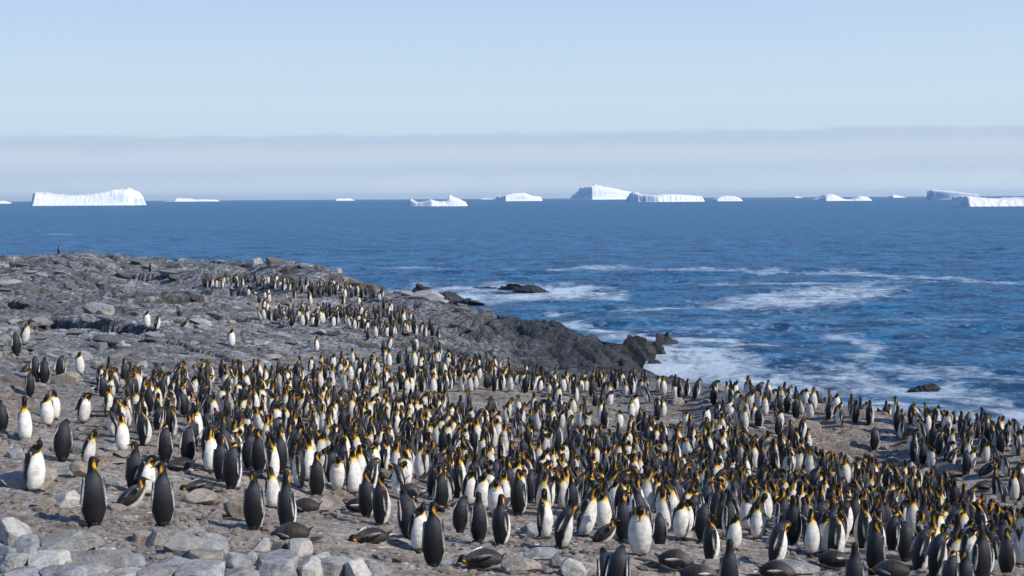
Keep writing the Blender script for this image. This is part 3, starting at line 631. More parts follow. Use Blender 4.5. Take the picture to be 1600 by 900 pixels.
def plumage(P, brown=0, prone=0):
    """colour of the coat from the place on an upright bird (x forward, z up)"""
    x, y, z = P.T; cx = np.interp(z, ST[:, 0], ST[:, 1]); phi = np.degrees(np.abs(np.arctan2(y, x - cx)))
    lim = np.interp(z, [0, .1, .3, .45, .55, .62, .66, .70], [116, 108, 94, 84, 74, 62, 50, 34])
    lim = lim - 38 * prone
    wob = 3 * np.sin(z * 40)
    belly = smooth(lim + 5, lim - 3, phi + wob) * smooth(.705, .680, z)
    band = smooth(14, 4, np.abs(phi - lim - 7)) * smooth(.70, .6, z) * smooth(.06, .2, z)
    brown = max(brown, .35 * prone)
    back = GREY * (1 - brown) + np.array((.075, .055, .04)) * brown
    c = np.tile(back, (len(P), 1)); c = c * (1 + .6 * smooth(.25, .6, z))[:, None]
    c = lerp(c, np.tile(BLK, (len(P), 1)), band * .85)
    c = c * (1 + 1.1 * smooth(.38, .60, z) * smooth(.72, .66, z) * smooth(95, 140, phi))[:, None]  # silvery sheen over nape and shoulders, painted into the coat colour
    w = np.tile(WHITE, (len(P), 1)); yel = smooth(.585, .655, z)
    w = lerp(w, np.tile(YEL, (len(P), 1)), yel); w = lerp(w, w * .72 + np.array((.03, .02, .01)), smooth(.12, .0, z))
    c = lerp(c, w, belly)
    head = smooth(.700, .725, z); c = lerp(c, np.tile(BLK, (len(P), 1)), head)
    # ear patch, running down as a thin stripe to the chest
    mid = np.interp(z, [.68, .72, .76, .80, .84], [50, 62, 80, 94, 100]); wid = np.interp(z, [.68, .72, .76, .80, .835], [16, 6, 14, 20, 6])
    ear = smooth(wid + 6, wid - 6, np.abs(phi - mid)) * smooth(.665, .70, z) * smooth(.845, .825, z)
    c = lerp(c, np.tile(ORA, (len(P), 1)), ear)
    return c
def spine_fn(pose):
    ts = np.linspace(0, .92, 93); g = lambda arr: np.interp(ts, [a[0] for a in arr], [a[1] for a in arr])
    th, ps, ph = g(pose.get('pitch', [(0, 0)])), g(pose.get('yaw', [(0, 0)])), g(pose.get('side', [(0, 0)])); st = g(pose.get('len', [(0, 1)])); fat = g(pose.get('fat', [(0, 1)]))
    RM = np.array([(Matrix.Rotation(R(a), 3, 'Y') @ Matrix.Rotation(R(b), 3, 'X') @ Matrix.Rotation(R(c), 3, 'Z'))[:] for a, b, c in zip(th, ph, ps)], dtype=float)
    Pz = np.zeros((93, 3)); 
    for i in range(1, 93): Pz[i] = Pz[i - 1] + RM[i - 1][:, 2] * st[i - 1] * .01
    def f(V, zfix=None):
        z = V[:, 2] if zfix is None else np.full(len(V), zfix)
        k_ = np.clip(z / .01, 0, 91.99); i = k_.astype(int); fr = (k_ - i)[:, None]
        Pp = Pz[i] * (1 - fr) + Pz[i + 1] * fr; M_ = RM[i] * (1 - fr[:, :, None]) + RM[i + 1] * fr[:, :, None]
        loc = V.copy(); loc[:, 2] = V[:, 2] - z; loc[:, :2] *= (fat[i])[:, None]
        return Pp + np.einsum('nij,nj->ni', M_, loc)
    return f
def tube(rings, close=True):
    """rings: list of (k,3) arrays -> verts, quads/tris as list"""
    k_ = len(rings[0]); V_ = np.concatenate(rings); fc = []
    for r in range(len(rings) - 1):
        for j in range(k_):
            a = r * k_ + j; b = r * k_ + (j + 1) % k_; fc += [(a, b, b + k_), (a, b + k_, a + k_)]
    for r, s in ((0, 1), (len(rings) - 1, -1)):
        b0 = r * k_; 
        for j in range(1, k_ - 1): fc.append((b0, b0 + j + 1, b0 + j)[::s] if s == 1 else (b0, b0 + j, b0 + j + 1))
    return V_, np.array(fc)
def bird_geo(pose, sides=20, brown=0, bill=True, feet=True, thin=1.0):
    f = spine_fn(pose); out = []
    th = np.linspace(0, 2 * math.pi, sides, endpoint=False); rings = []
    zs = ST if sides > 12 else ST[[0, 2, 3, 5, 7, 8, 9, 10, 11, 13, 15, 17, 19]]
    for z, cx, rx, ry in zs:
        c_, s_ = np.cos(th), np.sin(th); rings.append(np.stack([cx + rx * np.sign(c_) * np.abs(c_) ** .95, ry * s_, np.full(sides, z)], 1))
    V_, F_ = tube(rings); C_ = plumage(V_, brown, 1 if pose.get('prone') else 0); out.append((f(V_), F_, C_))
    # tail
    t = [np.array([(x + .0, y, z) for x, y, z in ((xx, -w, zz - h), (xx, w, zz - h), (xx, w, zz + h), (xx, -w, zz + h))]) for xx, zz, w, h in ((-.06, .075, .055, .03), (-.13, .045, .045, .012), (-.20, .012, .015, .005))]
    V_, F_ = tube(t); out.append((f(V_, .05) if pose.get('prone') else f(V_, .05), F_, np.tile(BLK * 1.6, (len(V_), 1))))
    # flippers
    for sg in (-1, 1):
        ab = R(pose.get('flip', (6, 6))[0 if sg < 0 else 1]); sw = R(pose.get('swing', 0)); rg_ = []
        for q, (dz, ch, tk) in enumerate(((.03, .030, .018), (-.02, .048, .020), (-.10, .056, .016), (-.20, .052, .013), (-.29, .036, .010), (-.345, .012, .006))):
            a8 = np.linspace(0, 2 * math.pi, 8, endpoint=False); rg_.append(np.stack([ch * np.cos(a8) - .008 * q, tk * np.sin(a8), np.full(8, dz)], 1))
        V_, F_ = tube(rg_); loc = V_.copy()
        inner = V_[:, 1] * sg < -.002
        C_ = np.where(inner[:, None], WHITE * .8, GREY * 1.25); edge = V_[:, 0] < np.interp(V_[:, 2], [-.35, -.1, .03], [-.045, -.058, -.1]); C_[edge & (V_[:, 2] < -.05)] = WHITE * .75
        Rm = np.array((Matrix.Rotation(-sw, 3, 'Y') @ Matrix.Rotation(sg * ab, 3, 'X')))
        loc = loc @ Rm.T; loc += (-.012, sg * .130, .60)
        out.append((f(loc, .58), F_, C_))
    if bill:
        rg_ = []
        for q in np.linspace(0, 1, 6):
            a6 = np.linspace(0, 2 * math.pi, 6, endpoint=False); r_ = .019 * (1 - q) ** .8 + .003
            rg_.append(np.stack([np.full(6, .058 + .115 * q), r_ * .8 * np.sin(a6), .842 - .022 * q * q + r_ * np.cos(a6)], 1))
        V_, F_ = tube(rg_); C_ = np.tile(BLK, (len(V_), 1)); lowb = (V_[:, 2] < .842 - .006); C_[lowb & (V_[:, 0] < .15) & (V_[:, 0] > .07)] = ORA * (.8, .55, .8)
        out.append((f(V_, .85), F_, C_))
    if feet:
        for sg in (-1, 1):
            Vf = foot_geo(sg)
            if pose.get('prone'): Vf = (Vf[0] * (1, 1, .4) + (-.33, 0, .07), Vf[1])
            out.append((Vf[0], Vf[1], np.tile(BLK * 1.8, (len(Vf[0]), 1))))
    off = 0; vs, fs, cs_ = [], [], []
    for a, b_, c_ in out: vs.append(a); fs.append(b_ + off); cs_.append(c_); off += len(a)
    V_ = np.concatenate(vs); V_ = V_ * (thin * .95, thin * .95, 1)
    if pose.get('prone'): V_[:, 2] -= V_[:, 2].min() + .035
    return V_, np.concatenate(fs), np.concatenate(cs_)
def foot_geo(sg):
    r_ = []
    for x, w, h in ((-.055, .022, .022), (-.01, .030, .030), (.05, .040, .020), (.105, .045, .010), (.125, .030, .004)):
        r_.append(np.array([(x, sg * .062 - w, -.01), (x, sg * .062 + w, -.01), (x, sg * .062 + w * .7, h), (x, sg * .062 - w * .7, h)]))
    return tube(r_)
S = lambda a, b, c=None: [(0, a), (.60, a), (.80, b), (.92, b if c is None else c)]
POSES = {
 'up':     dict(pitch=S(-2, 6)),
 'right':  dict(pitch=S(-2, 4), yaw=[(0, 0), (.62, 0), (.78, -78), (.92, -85)]),
 'left':   dict(pitch=S(-2, 4), yaw=[(0, 0), (.62, 0), (.78, 78), (.92, 85)]),
 'bow':    dict(pitch=[(0, 4), (.5, 8), (.66, 42), (.78, 85), (.92, 120)], len=[(0, 1), (.6, .97), (.7, .72), (.92, .75)]),
 'tuck':   dict(pitch=[(0, -2), (.55, 4), (.68, 26), (.80, 60), (.92, 84)], yaw=[(0, 0), (.60, 0), (.76, 130), (.92, 165)], len=[(0, 1), (.62, .95), (.74, .55), (.92, .8)]),
 'tuckr':  dict(pitch=[(0, -2), (.55, 4), (.68, 26), (.80, 60), (.92, 84)], yaw=[(0, 0), (.60, 0), (.76, -130), (.92, -165)], len=[(0, 1), (.62, .95), (.74, .55), (.92, .8)]),
 'sky':    dict(pitch=[(0, -3), (.62, -4), (.76, -28), (.82, -62), (.92, -70)], len=[(0, 1), (.6, 1.02), (.8, 1.12)]),
 'hunch':  dict(pitch=[(0, -4), (.25, 2), (.50, 22), (.66, 48), (.80, 50), (.92, 62)], len=[(0, .98), (.62, .95), (.8, .7)], fat=[(0, 1.02)]),
 'lean':   dict(pitch=[(0, 6), (.4, 14), (.62, 22), (.8, 34), (.92, 40)], flip=(12, 12)),
 'tall':   dict(pitch=S(-3, 2, 0), len=[(0, 1.02), (.6, 1.02), (.72, 1.35), (.92, 1.1)], fat=[(0, .92), (.5, .90), (.7, .95), (.92, 1)]),
 'preen':  dict(pitch=[(0, 0), (.5, 6), (.66, 36), (.80, 88), (.92, 110)], side=[(0, 0), (.6, 12), (.75, 35), (.92, 50)], yaw=[(0, 0), (.6, 0), (.8, 40), (.92, 50)], flip=(8, 20), len=[(0, 1), (.65, .95), (.8, .8)]),
 'look':   dict(pitch=S(0, 8, 16), yaw=[(0, 0), (.62, 0), (.78, 38), (.92, 42)], side=[(0, 3), (.6, 3), (.9, 8)], fat=[(0, 1.04), (.6, 1), (.9, 1)]),
 'stoop':  dict(pitch=[(0, 0), (.35, 5), (.6, 20), (.72, 40), (.84, 48), (.92, 60)], yaw=[(0, 0), (.62, 0), (.8, -40), (.92, -45)], len=[(0, 1), (.65, .95), (.8, .82)], flip=(14, 8)),
 'slim':   dict(pitch=S(1, -6), yaw=[(0, 0), (.62, 0), (.8, -30), (.92, -40)], fat=[(0, .86), (.5, .84), (.7, .92), (.92, 1)], len=[(0, 1.0), (.6, 1.0), (.72, 1.2), (.92, 1.05)], flip=(12, 5)),
 'wings':  dict(pitch=S(-4, 0), flip=(48, 52), swing=-15),
 'sit':    dict(pitch=[(0, 30), (.2, 48), (.45, 52), (.6, 40), (.75, 0), (.92, -5)], len=[(0, .85), (.6, .85), (.8, .7)], fat=[(0, 1.12), (.6, 1.05), (.9, 1)], prone=1, flip=(4, 4)),
 'prone':  dict(pitch=[(0, 62), (.15, 74), (.3, 86), (.5, 98), (.62, 92), (.72, 60), (.84, 40)], side=[(0, 8), (.5, -10), (.8, -30)], len=[(0, .95), (.3, .85), (.65, .85), (.8, .6)], fat=[(0, 1.0), (.35, 1.14), (.6, 1.05), (.9, 1)], prone=1, flip=(34, 30), swing=-10),
 'flat':   dict(pitch=[(0, 58), (.15, 72), (.35, 90), (.55, 106), (.72, 112), (.92, 96)], side=[(0, -6), (.5, 14), (.8, 30)], yaw=[(0, 0), (.6, 0), (.8, 70)], len=[(0, .95), (.3, .82), (.65, .85), (.8, .7)], fat=[(0, 1.0), (.35, 1.18), (.6, 1.05), (.9, 1)], prone=1, flip=(38, 30), swing=14),
}
def remeshed(name, pose, voxel, brown=0, bill=False, feet=False, thin=1.0, sides=28):
    V_, F_, C_ = bird_geo(pose, sides, brown, bill, feet, thin)
    tmp = mesh_np('tmp', V_, F_); o = link('tmp', tmp); md = o.modifiers.new('r', 'REMESH'); md.mode = 'VOXEL'; md.voxel_size = voxel; md.use_smooth_shade = True
    dg = bpy.context.evaluated_depsgraph_get(); me = bpy.data.meshes.new_from_object(o.evaluated_get(dg)); bpy.data.objects.remove(o)
    # the coat is sampled from a finer cast of the same figure
    Vf, Ff, Cf = bird_geo(pose, 56, brown, bill, feet, thin)
    tri = Vf[Ff]; 
    P_ = [Vf]; K_ = [Cf]
    for wa, wb, wc in ((1/3, 1/3, 1/3), (.6, .2, .2), (.2, .6, .2), (.2, .2, .6)):
        P_.append(tri[:, 0] * wa + tri[:, 1] * wb + tri[:, 2] * wc); K_.append(Cf[Ff[:, 0]] * wa + Cf[Ff[:, 1]] * wb + Cf[Ff[:, 2]] * wc)
    P_ = np.concatenate(P_); K_ = np.concatenate(K_); kd = KDTree(len(P_))
    for i, p in enumerate(P_): kd.insert(p, i)
    kd.balance(); n = len(me.vertices); co = np.empty(n * 3, np.float32); me.vertices.foreach_get('co', co); co = co.reshape(-1, 3)
    cc = np.ones((n, 4), np.float32)
    for i in range(n):
        q = kd.find_n(co[i], 2); cc[i, :3] = (K_[q[0][1]] + K_[q[1][1]]) * .5
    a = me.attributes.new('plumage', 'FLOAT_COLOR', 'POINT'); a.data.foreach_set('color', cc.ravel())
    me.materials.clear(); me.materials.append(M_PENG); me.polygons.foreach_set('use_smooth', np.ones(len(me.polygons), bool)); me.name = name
    return me
def bill_mesh(pose, thin=1.0):
    f = spine_fn(pose); Vb = bird_geo(pose, 12, 0, False, False)[0] if pose.get('prone') else None
    rg_ = []
    for q in np.linspace(0, 1, 8):
        a6 = np.linspace(0, 2 * math.pi, 8, endpoint=False); r_ = .019 * (1 - q) ** .8 + .003
        rg_.append(np.stack([np.full(8, .055 + .12 * q), r_ * .8 * np.sin(a6), .842 - .024 * q * q + r_ * np.cos(a6)], 1))
    V_, F_ = tube(rg_); low_ = V_[:, 2] < .838; C_ = np.tile(BLK, (len(V_), 1)); C_[low_ & (V_[:, 0] < .15) & (V_[:, 0] > .07)] = ORA * (.8, .55, .8)
    V_ = f(V_, .85) * (thin * .95, thin * .95, 1)
    if Vb is not None: V_[:, 2] += ZSHIFT(pose)
    return mesh_np('bill', V_, F_, M_PENG, True, {'plumage': C_})
def ZSHIFT(pose):
    p2 = dict(pose); p2.pop('prone'); V_ = bird_geo(p2, 28, 0, False, True)[0]
    Vf = bird_geo(dict(pose), 28, 0, False, False)[0]; p3 = bird_geo(p2, 28, 0, False, False)[0]
    return float(Vf[:, 2].min() - p3[:, 2].min())
PROTO = {}
def proto(pose, lod):
    """lod 0: body, bill and feet apart; 1: one mesh"""
    k_ = (pose, lod)
    if k_ not in PROTO:
        p = POSES[pose]
        if lod == 0:
            b = remeshed('penguin', p, .010)
            bl = bill_mesh(p); ft = []
            for sg in (-1, 1):
                V_, F_ = foot_geo(sg)
                if p.get('prone'): V_ = V_ * (1, 1, .4) + (-.14, 0, .05)
                ft.append(mesh_np('foot', V_, F_, M_FOOT, True))
            PROTO[k_] = (b, bl, ft)
        else:
            PROTO[k_] = (remeshed('penguin', p, .0155, bill=True, feet=not p.get('prone'), sides=20), None, None)
    return PROTO[k_]
LOWG = {}
def low_geo(pose):
    if pose not in LOWG: LOWG[pose] = bird_geo(POSES[pose], 12, 0, True, False)
    return LOWG[pose]

# hand-placed birds: u, v of the feet, height in px (0: as the ground gives), way they face (0 camera, 90 right, 180 away, 270 left), pose, label, short name
HB = [
 (40,690,73,0,'tall','tall white-fronted penguin facing the camera at the left edge, neck stretched up','the tall white-fronted penguin at the left edge'),
 (55,770,86,48,'tuck','large penguin turned half right with bright yellow chest patch, beside the wide flat slab','the half-turned penguin by the flat slab'),
 (147,822,112,182,'right','largest back-turned penguin, alone on tan rock with a pale boulder at its left','the largest back-turned penguin'),
 (255,822,102,176,'left','big back-turned penguin with its head turned left, standing above the cracked ledge','the left-looking back above the ledge'),
 (398,828,94,165,'left','black-backed penguin above the ledge, left one of a close pair','the left bird of the ledge pair'),
 (450,832,100,148,'tall','penguin with raised neck above the ledge, right one of a close pair','the right bird of the ledge pair'),
 (678,886,104,172,'right','large black-backed penguin in front of a white-bellied one, beside open brown ground','the large black-backed penguin in the middle'),
 (655,860,80,36,'tuck','white-bellied penguin pressed behind the large black-backed one in the middle','the white-bellied one behind it'),
 (637,840,82,205,'hunch','grey hunched penguin left of the white-bellied bird behind the large black-backed one','the grey hunched bird'),
 (1000,869,95,4,'bow','broad white-bellied penguin squarely facing the camera at the front right of centre','the broad white-bellied front penguin'),
 (852,841,80,84,'right','penguin facing right with its black tail stretched out behind on the ground','the penguin with outstretched tail'),
 (880,857,80,112,'hunch','hunched black penguin facing right between the stretched-tail bird and the bending one','the hunched black penguin'),
 (912,838,84,62,'lean','penguin leaning over to the right with grey back and white belly','the grey leaning penguin'),
 (943,830,68,-12,'tuck','white-bellied penguin just right of the grey leaning one, its head turned away','the belly-forward bird beside the leaning one'),
 (932,848,38,70,'sit','small grey bird crouching at the feet of the grey leaning penguin','the crouching grey bird'),
 (973,846,80,195,'right','black-backed penguin standing close left of the broad white-bellied front one','the black-backed neighbour'),
 (1031,857,50,182,'bow','short dark penguin seen from behind, right of the broad white-bellied front one','the short dark penguin'),
 (966,938,92,165,'bow','bulky black penguin cut by the bottom edge, orange-patched front bird of a hunched pair','the bottom hunched pair'),
 (948,934,84,200,'hunch','dark hunched penguin cut by the bottom edge, left and behind its partner','the left hunched partner'),
 (1140,936,96,178,'up','black-backed penguin cut by the bottom edge with orange patches either side of its neck','the bottom-edge black back'),
 (1335,938,92,180,'up','back-turned penguin cut by the bottom edge showing two orange ear patches','the two-patched bottom penguin'),
 (1368,894,86,172,'right','tall black-backed penguin with white flipper edge behind the two-patched bottom penguin','the tall black back at the lower right'),
 (1112,878,78,132,'right','penguin facing right with a long white flank stripe, left above the bottom-edge black back','the flank-striped penguin'),
 (1098,848,64,172,'bow','dark back-turned penguin right behind the flank-striped one','the dark back behind it'),
 (1147,860,62,22,'tuck','bright white-bellied penguin right above the bottom-edge black back','the bright-bellied bird above the bottom edge'),
 (1064,844,68,24,'tuck','white-bellied penguin turned a little right, beside a small patch of bare ground','the half-right white belly'),
 (1183,846,62,8,'wings','white-bellied penguin holding its black flipper out over the bare ground','the penguin with flipper held out'),
 (1212,884,78,108,'bow','grey-backed penguin with a white flank, left of the stretched-out lying bird','the grey back left of the lying bird'),
 (1268,867,74,42,'left','half-turned penguin with bright white belly above the stretched-out lying bird','the bright-bellied bird over the lying one'),
 (1290,869,70,-10,'tuck','white-fronted penguin shoulder to shoulder right of the bright-bellied bird over the lying one','the second bird over the lying one'),
 (1306,873,76,118,'tuckr','penguin with a dark hanging flipper and white flank above the end of the lying bird','the dark-flippered bird'),
 (748,846,80,186,'up','upright black-backed penguin left of another back-turned one, above the lying bird in the middle','the left of the two middle black backs'),
 (784,853,82,148,'up','back-turned penguin with bright white right flank directly above the lying bird in the middle','the right of the two middle black backs'),
 (718,832,58,190,'preen','dark crouched penguin with raised flipper left of the two middle black backs','the raised-flipper bird'),
 (597,820,84,132,'right','black-backed penguin facing right beside open ground, right one of a close pair','the right bird of the centre-left pair'),
 (574,808,76,152,'right','black-backed penguin behind and left of its partner beside open ground','the left bird of the centre-left pair'),
 (496,777,72,172,'right','back-turned penguin with pointed dark head, above the bird lying on pale ground','the pointed dark-headed penguin'),
 (528,768,64,8,'bow','plump white-bellied penguin with orange collar right of the pointed dark-headed one','the plump white-bellied bird'),
 (553,772,76,48,'right','penguin with dark flipper and white belly, right of the plump white-bellied one','the dark-flippered white-bellied bird'),
 (427,795,62,26,'sky','pale penguin with its bill raised behind the pair above the ledge','the bill-raising bird'),
 (97,721,66,192,'preen','dark back-turned penguin with ruffled flippers out, up-left of the largest back-turned one','the ruffled dark penguin'),
 (136,728,56,55,'lean','white-fronted penguin leaning with dark flipper swept back, behind the largest back-turned one','the swept-back bird'),
 (74,668,54,8,'tuck','plump white-bellied penguin right of the tall one at the left edge','the plump bird at upper left'),
 (85,656,50,12,'tuckr','white-bellied penguin half hidden behind the plump one at upper left','the half-hidden bird at upper left'),
 (3,674,54,182,'hunch','dark penguin cut by the left edge of the picture',"the penguin cut by the left edge"),
 (130,662,58,58,'bow','penguin facing right with grey back and white belly, above the ruffled dark one','the grey and white bird above'),
 (213,772,84,152,'left','grey-backed penguin standing behind a half-hidden partner, left above the head-bowed one','the grey-backed bird'),
 (227,774,72,58,'bow','penguin with drooping flipper and white belly touching the grey-backed one','the drooping-flipper bird'),
 (227,698,62,122,'right','dark-backed penguin facing right with bright white flank, in the left crowd edge','the bright-flanked bird'),
 (259,723,62,168,'tuck','back-turned grey penguin above the lying ones, left of two similar backs','the left of two grey backs'),
 (294,723,60,176,'bow','back-turned grey penguin above the lying ones, right of two similar backs','the right of two grey backs'),
 (330,737,72,32,'left','penguin turned half right with broad white belly and yellow collar, above the lying one','the yellow-collared bird'),
 (347,754,74,155,'up','dark-backed penguin between the yellow-collared one and another dark back','the in-between dark back'),
 (364,764,76,150,'tuck','dark-backed penguin whose head hides in its shoulder, right of the lying one','the head-hiding bird'),
 (306,692,60,2,'tuck','egg-shaped white belly above the two grey backs','the egg-shaped belly'),
 (192,708,62,22,'right','slim white-bellied penguin with yellow throat at the left end of the crowd','the slim white belly'),
 (405,738,70,170,'right','tall dark penguin with its back turned, standing behind the pale bill-raising one','the tall dark back'),
 (808,780,68,2,'tuck','large white-bellied penguin facing the camera, above open ground in the centre','the large central white belly'),
 (890,782,56,4,'right','white-bellied penguin with dark head turned sideways, right of the large central white belly','the side-looking white belly'),
 (775,806,66,-4,'bow','white-bellied penguin of a tight cluster, lowest and most central','the lowest of the belly cluster'),
 (754,800,64,22,'tuck','white-bellied penguin at the left of the tight cluster','the left of the belly cluster'),
 (788,794,62,-16,'up','white-bellied penguin at the right of the tight cluster','the right of the belly cluster'),
 (962,802,58,6,'tuck','white-bellied penguin with narrow feet up-left of the broad white-bellied front one','the narrow-footed bird'),
 (1038,815,74,12,'bow','slender penguin with long white front above the short dark one','the long white front'),
 (1219,832,54,4,'right','oval white-bellied penguin left above the lying bird at lower right','the oval white belly'),
 (1415,878,66,188,'bow','black-backed penguin behind the dark mound of a lying one at lower right','the back-turned bird behind the mound'),
 (1435,888,68,122,'right','dark penguin facing right with a white flank streak at lower right','the streaked dark bird'),
 (1462,902,76,130,'bow','dark penguin with bright white chest edge near the bottom right','the white-edged dark bird'),
 (1486,934,76,160,'tuck','black-backed penguin cut by the bottom edge, left of one with an orange ear patch','the cut black back'),
 (1507,938,80,182,'left','black penguin cut by the bottom edge showing one orange ear patch, near the right corner','the one-patched black bird'),
 (1540,898,74,150,'right','large grey-backed penguin with hanging flipper near the bottom right corner','the large grey back'),
 (1573,897,74,176,'right','dark back-turned penguin right of the large grey back near the bottom right corner','the corner dark back'),
 (1516,862,58,2,'tuck','wide yellow-collared white belly above the one-patched black bird','the wide yellow-collared belly'),
 (1490,860,58,4,'bow','white belly with bright yellow chest left of the wide yellow-collared one','the bright yellow chest'),
 (1565,840,48,2,'up','small white-bellied penguin with orange collar near the right edge','the small orange collar'),
 (125,587,38,2,'tuck','lone white-bellied penguin on brown ground in front of the grey rocks','the lone white belly by the grey rocks'),
 (70,598,44,182,'hunch','dark back-turned penguin in the small huddle at the far left, foremost','the foremost of the small huddle'),
 (56,596,42,190,'bow','dark penguin in the small huddle at the far left, its left member','the left of the small huddle'),
 (95,594,40,150,'bow','grey penguin in the small huddle at the far left, its right member','the right of the small huddle'),
 (26,556,40,188,'bow','dark slim penguin at the left edge below the grey rocks','the slim dark bird'),
 (38,538,38,52,'lean','white-fronted penguin leaning right beside the slim dark one at the left edge','the leaning white front'),
 (33,583,14,100,'sit','small dark bird crouched on the ground at the far left','the crouched dark bird'),
 (230,516,28,8,'tuck','white-bellied penguin standing on the smooth grey rock, left of two','the left bird on the grey rock'),
 (245,516,26,95,'bow','penguin seen side-on on the smooth grey rock, right of two','the right bird on the grey rock'),
 (92,398,13,180,'up','tiny lone penguin silhouetted on the left skyline against the sea','the skyline penguin'),
 (235,425,15,165,'up','tiny lone penguin on the headland right below the skyline','the headland penguin'),
 (279,495,18,200,'hunch','dark hunched bird alone on the grey rocks above the pair','the hunched rock bird'),
 (283,512,14,60,'sit','bird crouching on the grey rocks right of the pair','the crouching rock bird'),
 (362,546,30,14,'tuck','white-bellied penguin standing clear of the crowd in front of grey rock','the clear-standing bird'),
 (495,549,24,60,'up','slim penguin alone on the pale rock shelf between the two colonies','the shelf bird'),
 (575,536,20,180,'up','dark slim penguin at the right end of the pale rock shelf','the shelf-end bird'),
 (1141,654,34,2,'tuck','oval white-bellied penguin alone on the bare brown slope below the ridge','the lone oval belly'),
 (1114,627,30,6,'tuck','white-bellied penguin at the foot of the ridge near the surf','the surf-side white belly'),
 (1072,668,30,4,'bow','small white-bellied penguin with orange collar on the sloping rock','the sloping-rock bird'),
 (1104,665,34,50,'tuck','pale-fronted penguin with dark back on the bare sloping rock','the pale-fronted slope bird'),
 (992,648,36,45,'tuck','white-bellied penguin with dark left side above the crowd on open ground','the open-ground white belly'),
 (940,664,44,6,'tall','tall pale penguin standing on open ground above the middle crowd','the tall pale bird'),
 (968,670,32,10,'tuckr','short white-fronted penguin just right of the tall pale one on open ground','the short white front'),
 (1366,704,38,178,'bow','single dark penguin with its back turned, alone on the bare slope','the single dark slope bird'),
 (1556,772,44,118,'tall','slim dark penguin facing right at the lower end of the bare slope','the slim slope bird'),
 (1592,765,46,100,'tuck','penguin at the right edge standing on the bare slope','the right-edge slope bird'),
 (1425,708,40,5,'bow','white-bellied penguin at the left end of the small group on the slope','the slope-group white belly'),
 (1510,742,40,178,'bow','dark back-turned penguin at the right end of the small group on the slope','the slope-group dark back'),
 (1535,748,30,60,'sit','bird bending low right of the small group on the slope','the bending slope bird'),
 # lying birds
 (332,774,0,275,'prone','dark penguin lying on its belly above the yellow-brown slab','the bird lying above the slab'),
 (497,803,0,268,'flat','black penguin lying flat below the pointed dark-headed one','the bird lying below the pointed head'),
 (540,800,0,80,'flat','grey mottled penguin lying with outstretched bill right of the black lying one','the mottled lying bird'),
 (481,846,0,262,'flat','black penguin lying on its belly beside the feet of the pair above the ledge','the bird lying at the pair\'s feet'),
 (606,854,0,276,'prone','black penguin lying on its belly on open brown ground left of the middle group','the bird lying on open ground'),
 (785,890,0,272,'prone','large black penguin lying on its belly at the bottom centre','the large lying bird'),
 (1031,895,0,82,'flat','dark penguin lying at the bottom edge right of the hunched pair, left of two','the left bottom lying bird'),
 (1066,914,0,84,'prone','dark penguin lying and half cut by the bottom edge, right of two','the right bottom lying bird'),
 (1190,908,0,90,'flat','dark penguin lying and cut by the bottom edge, right of the bottom-edge black back','the lying bird right of the black back'),
 (1282,886,0,84,'prone','slim dark penguin lying stretched out on the flat slab at lower right','the stretched-out lying bird'),
 (1424,908,0,268,'flat','dark mound of a lying penguin at the bottom edge, lower right','the dark lying mound'),
 (185,798,0,70,'sit','dark crouching penguin directly right of the largest back-turned one','the crouching bird beside it'),
 (300,742,0,280,'flat','brown-black penguin lying just below the two grey backs','the bird lying under the grey backs'),
 (388,808,0,0,None,'',''),
]
birds = []   # dict x,y,z,rot,scale,pose,label,ref,hand
def add_bird(x, y, face, pose, hpx=0, label=None, ref=None, hand=False):
    z = float(hgt(x, y)); sc = random.uniform(.90, 1.08)
    if hpx: sc = float(np.clip(hpx * y / F / {'tall': .99, 'bow': .80, 'tuck': .82, 'tuckr': .82, 'hunch': .83, 'lean': .84, 'sky': .93, 'preen': .76, 'sit': .5, 'prone': .5, 'flat': .5, 'stoop': .86, 'slim': .95}.get(pose, .90), .80, 1.22))
    ang = -math.pi / 2 + R(face) + math.atan2(-x, y) * 1.0
    birds.append(dict(x=x, y=y, z=z - .005, rot=ang, s=sc, pose=pose, label=label, ref=ref, hand=hand, face=face % 360))
for (u, v, h, fc, ps, lab, ref) in HB:
    if ps is None: continue
    if v > 905:                                      # feet below the frame
        x, y, z = hit(u, v)
    else: x, y, z = hit(u, v)
    if ps in ('prone', 'flat', 'sit'): y += .12; h = h or .90 * .5 * F / y
    add_bird(x, y, fc + random.uniform(-6, 6), ps, h, lab, ref, True)

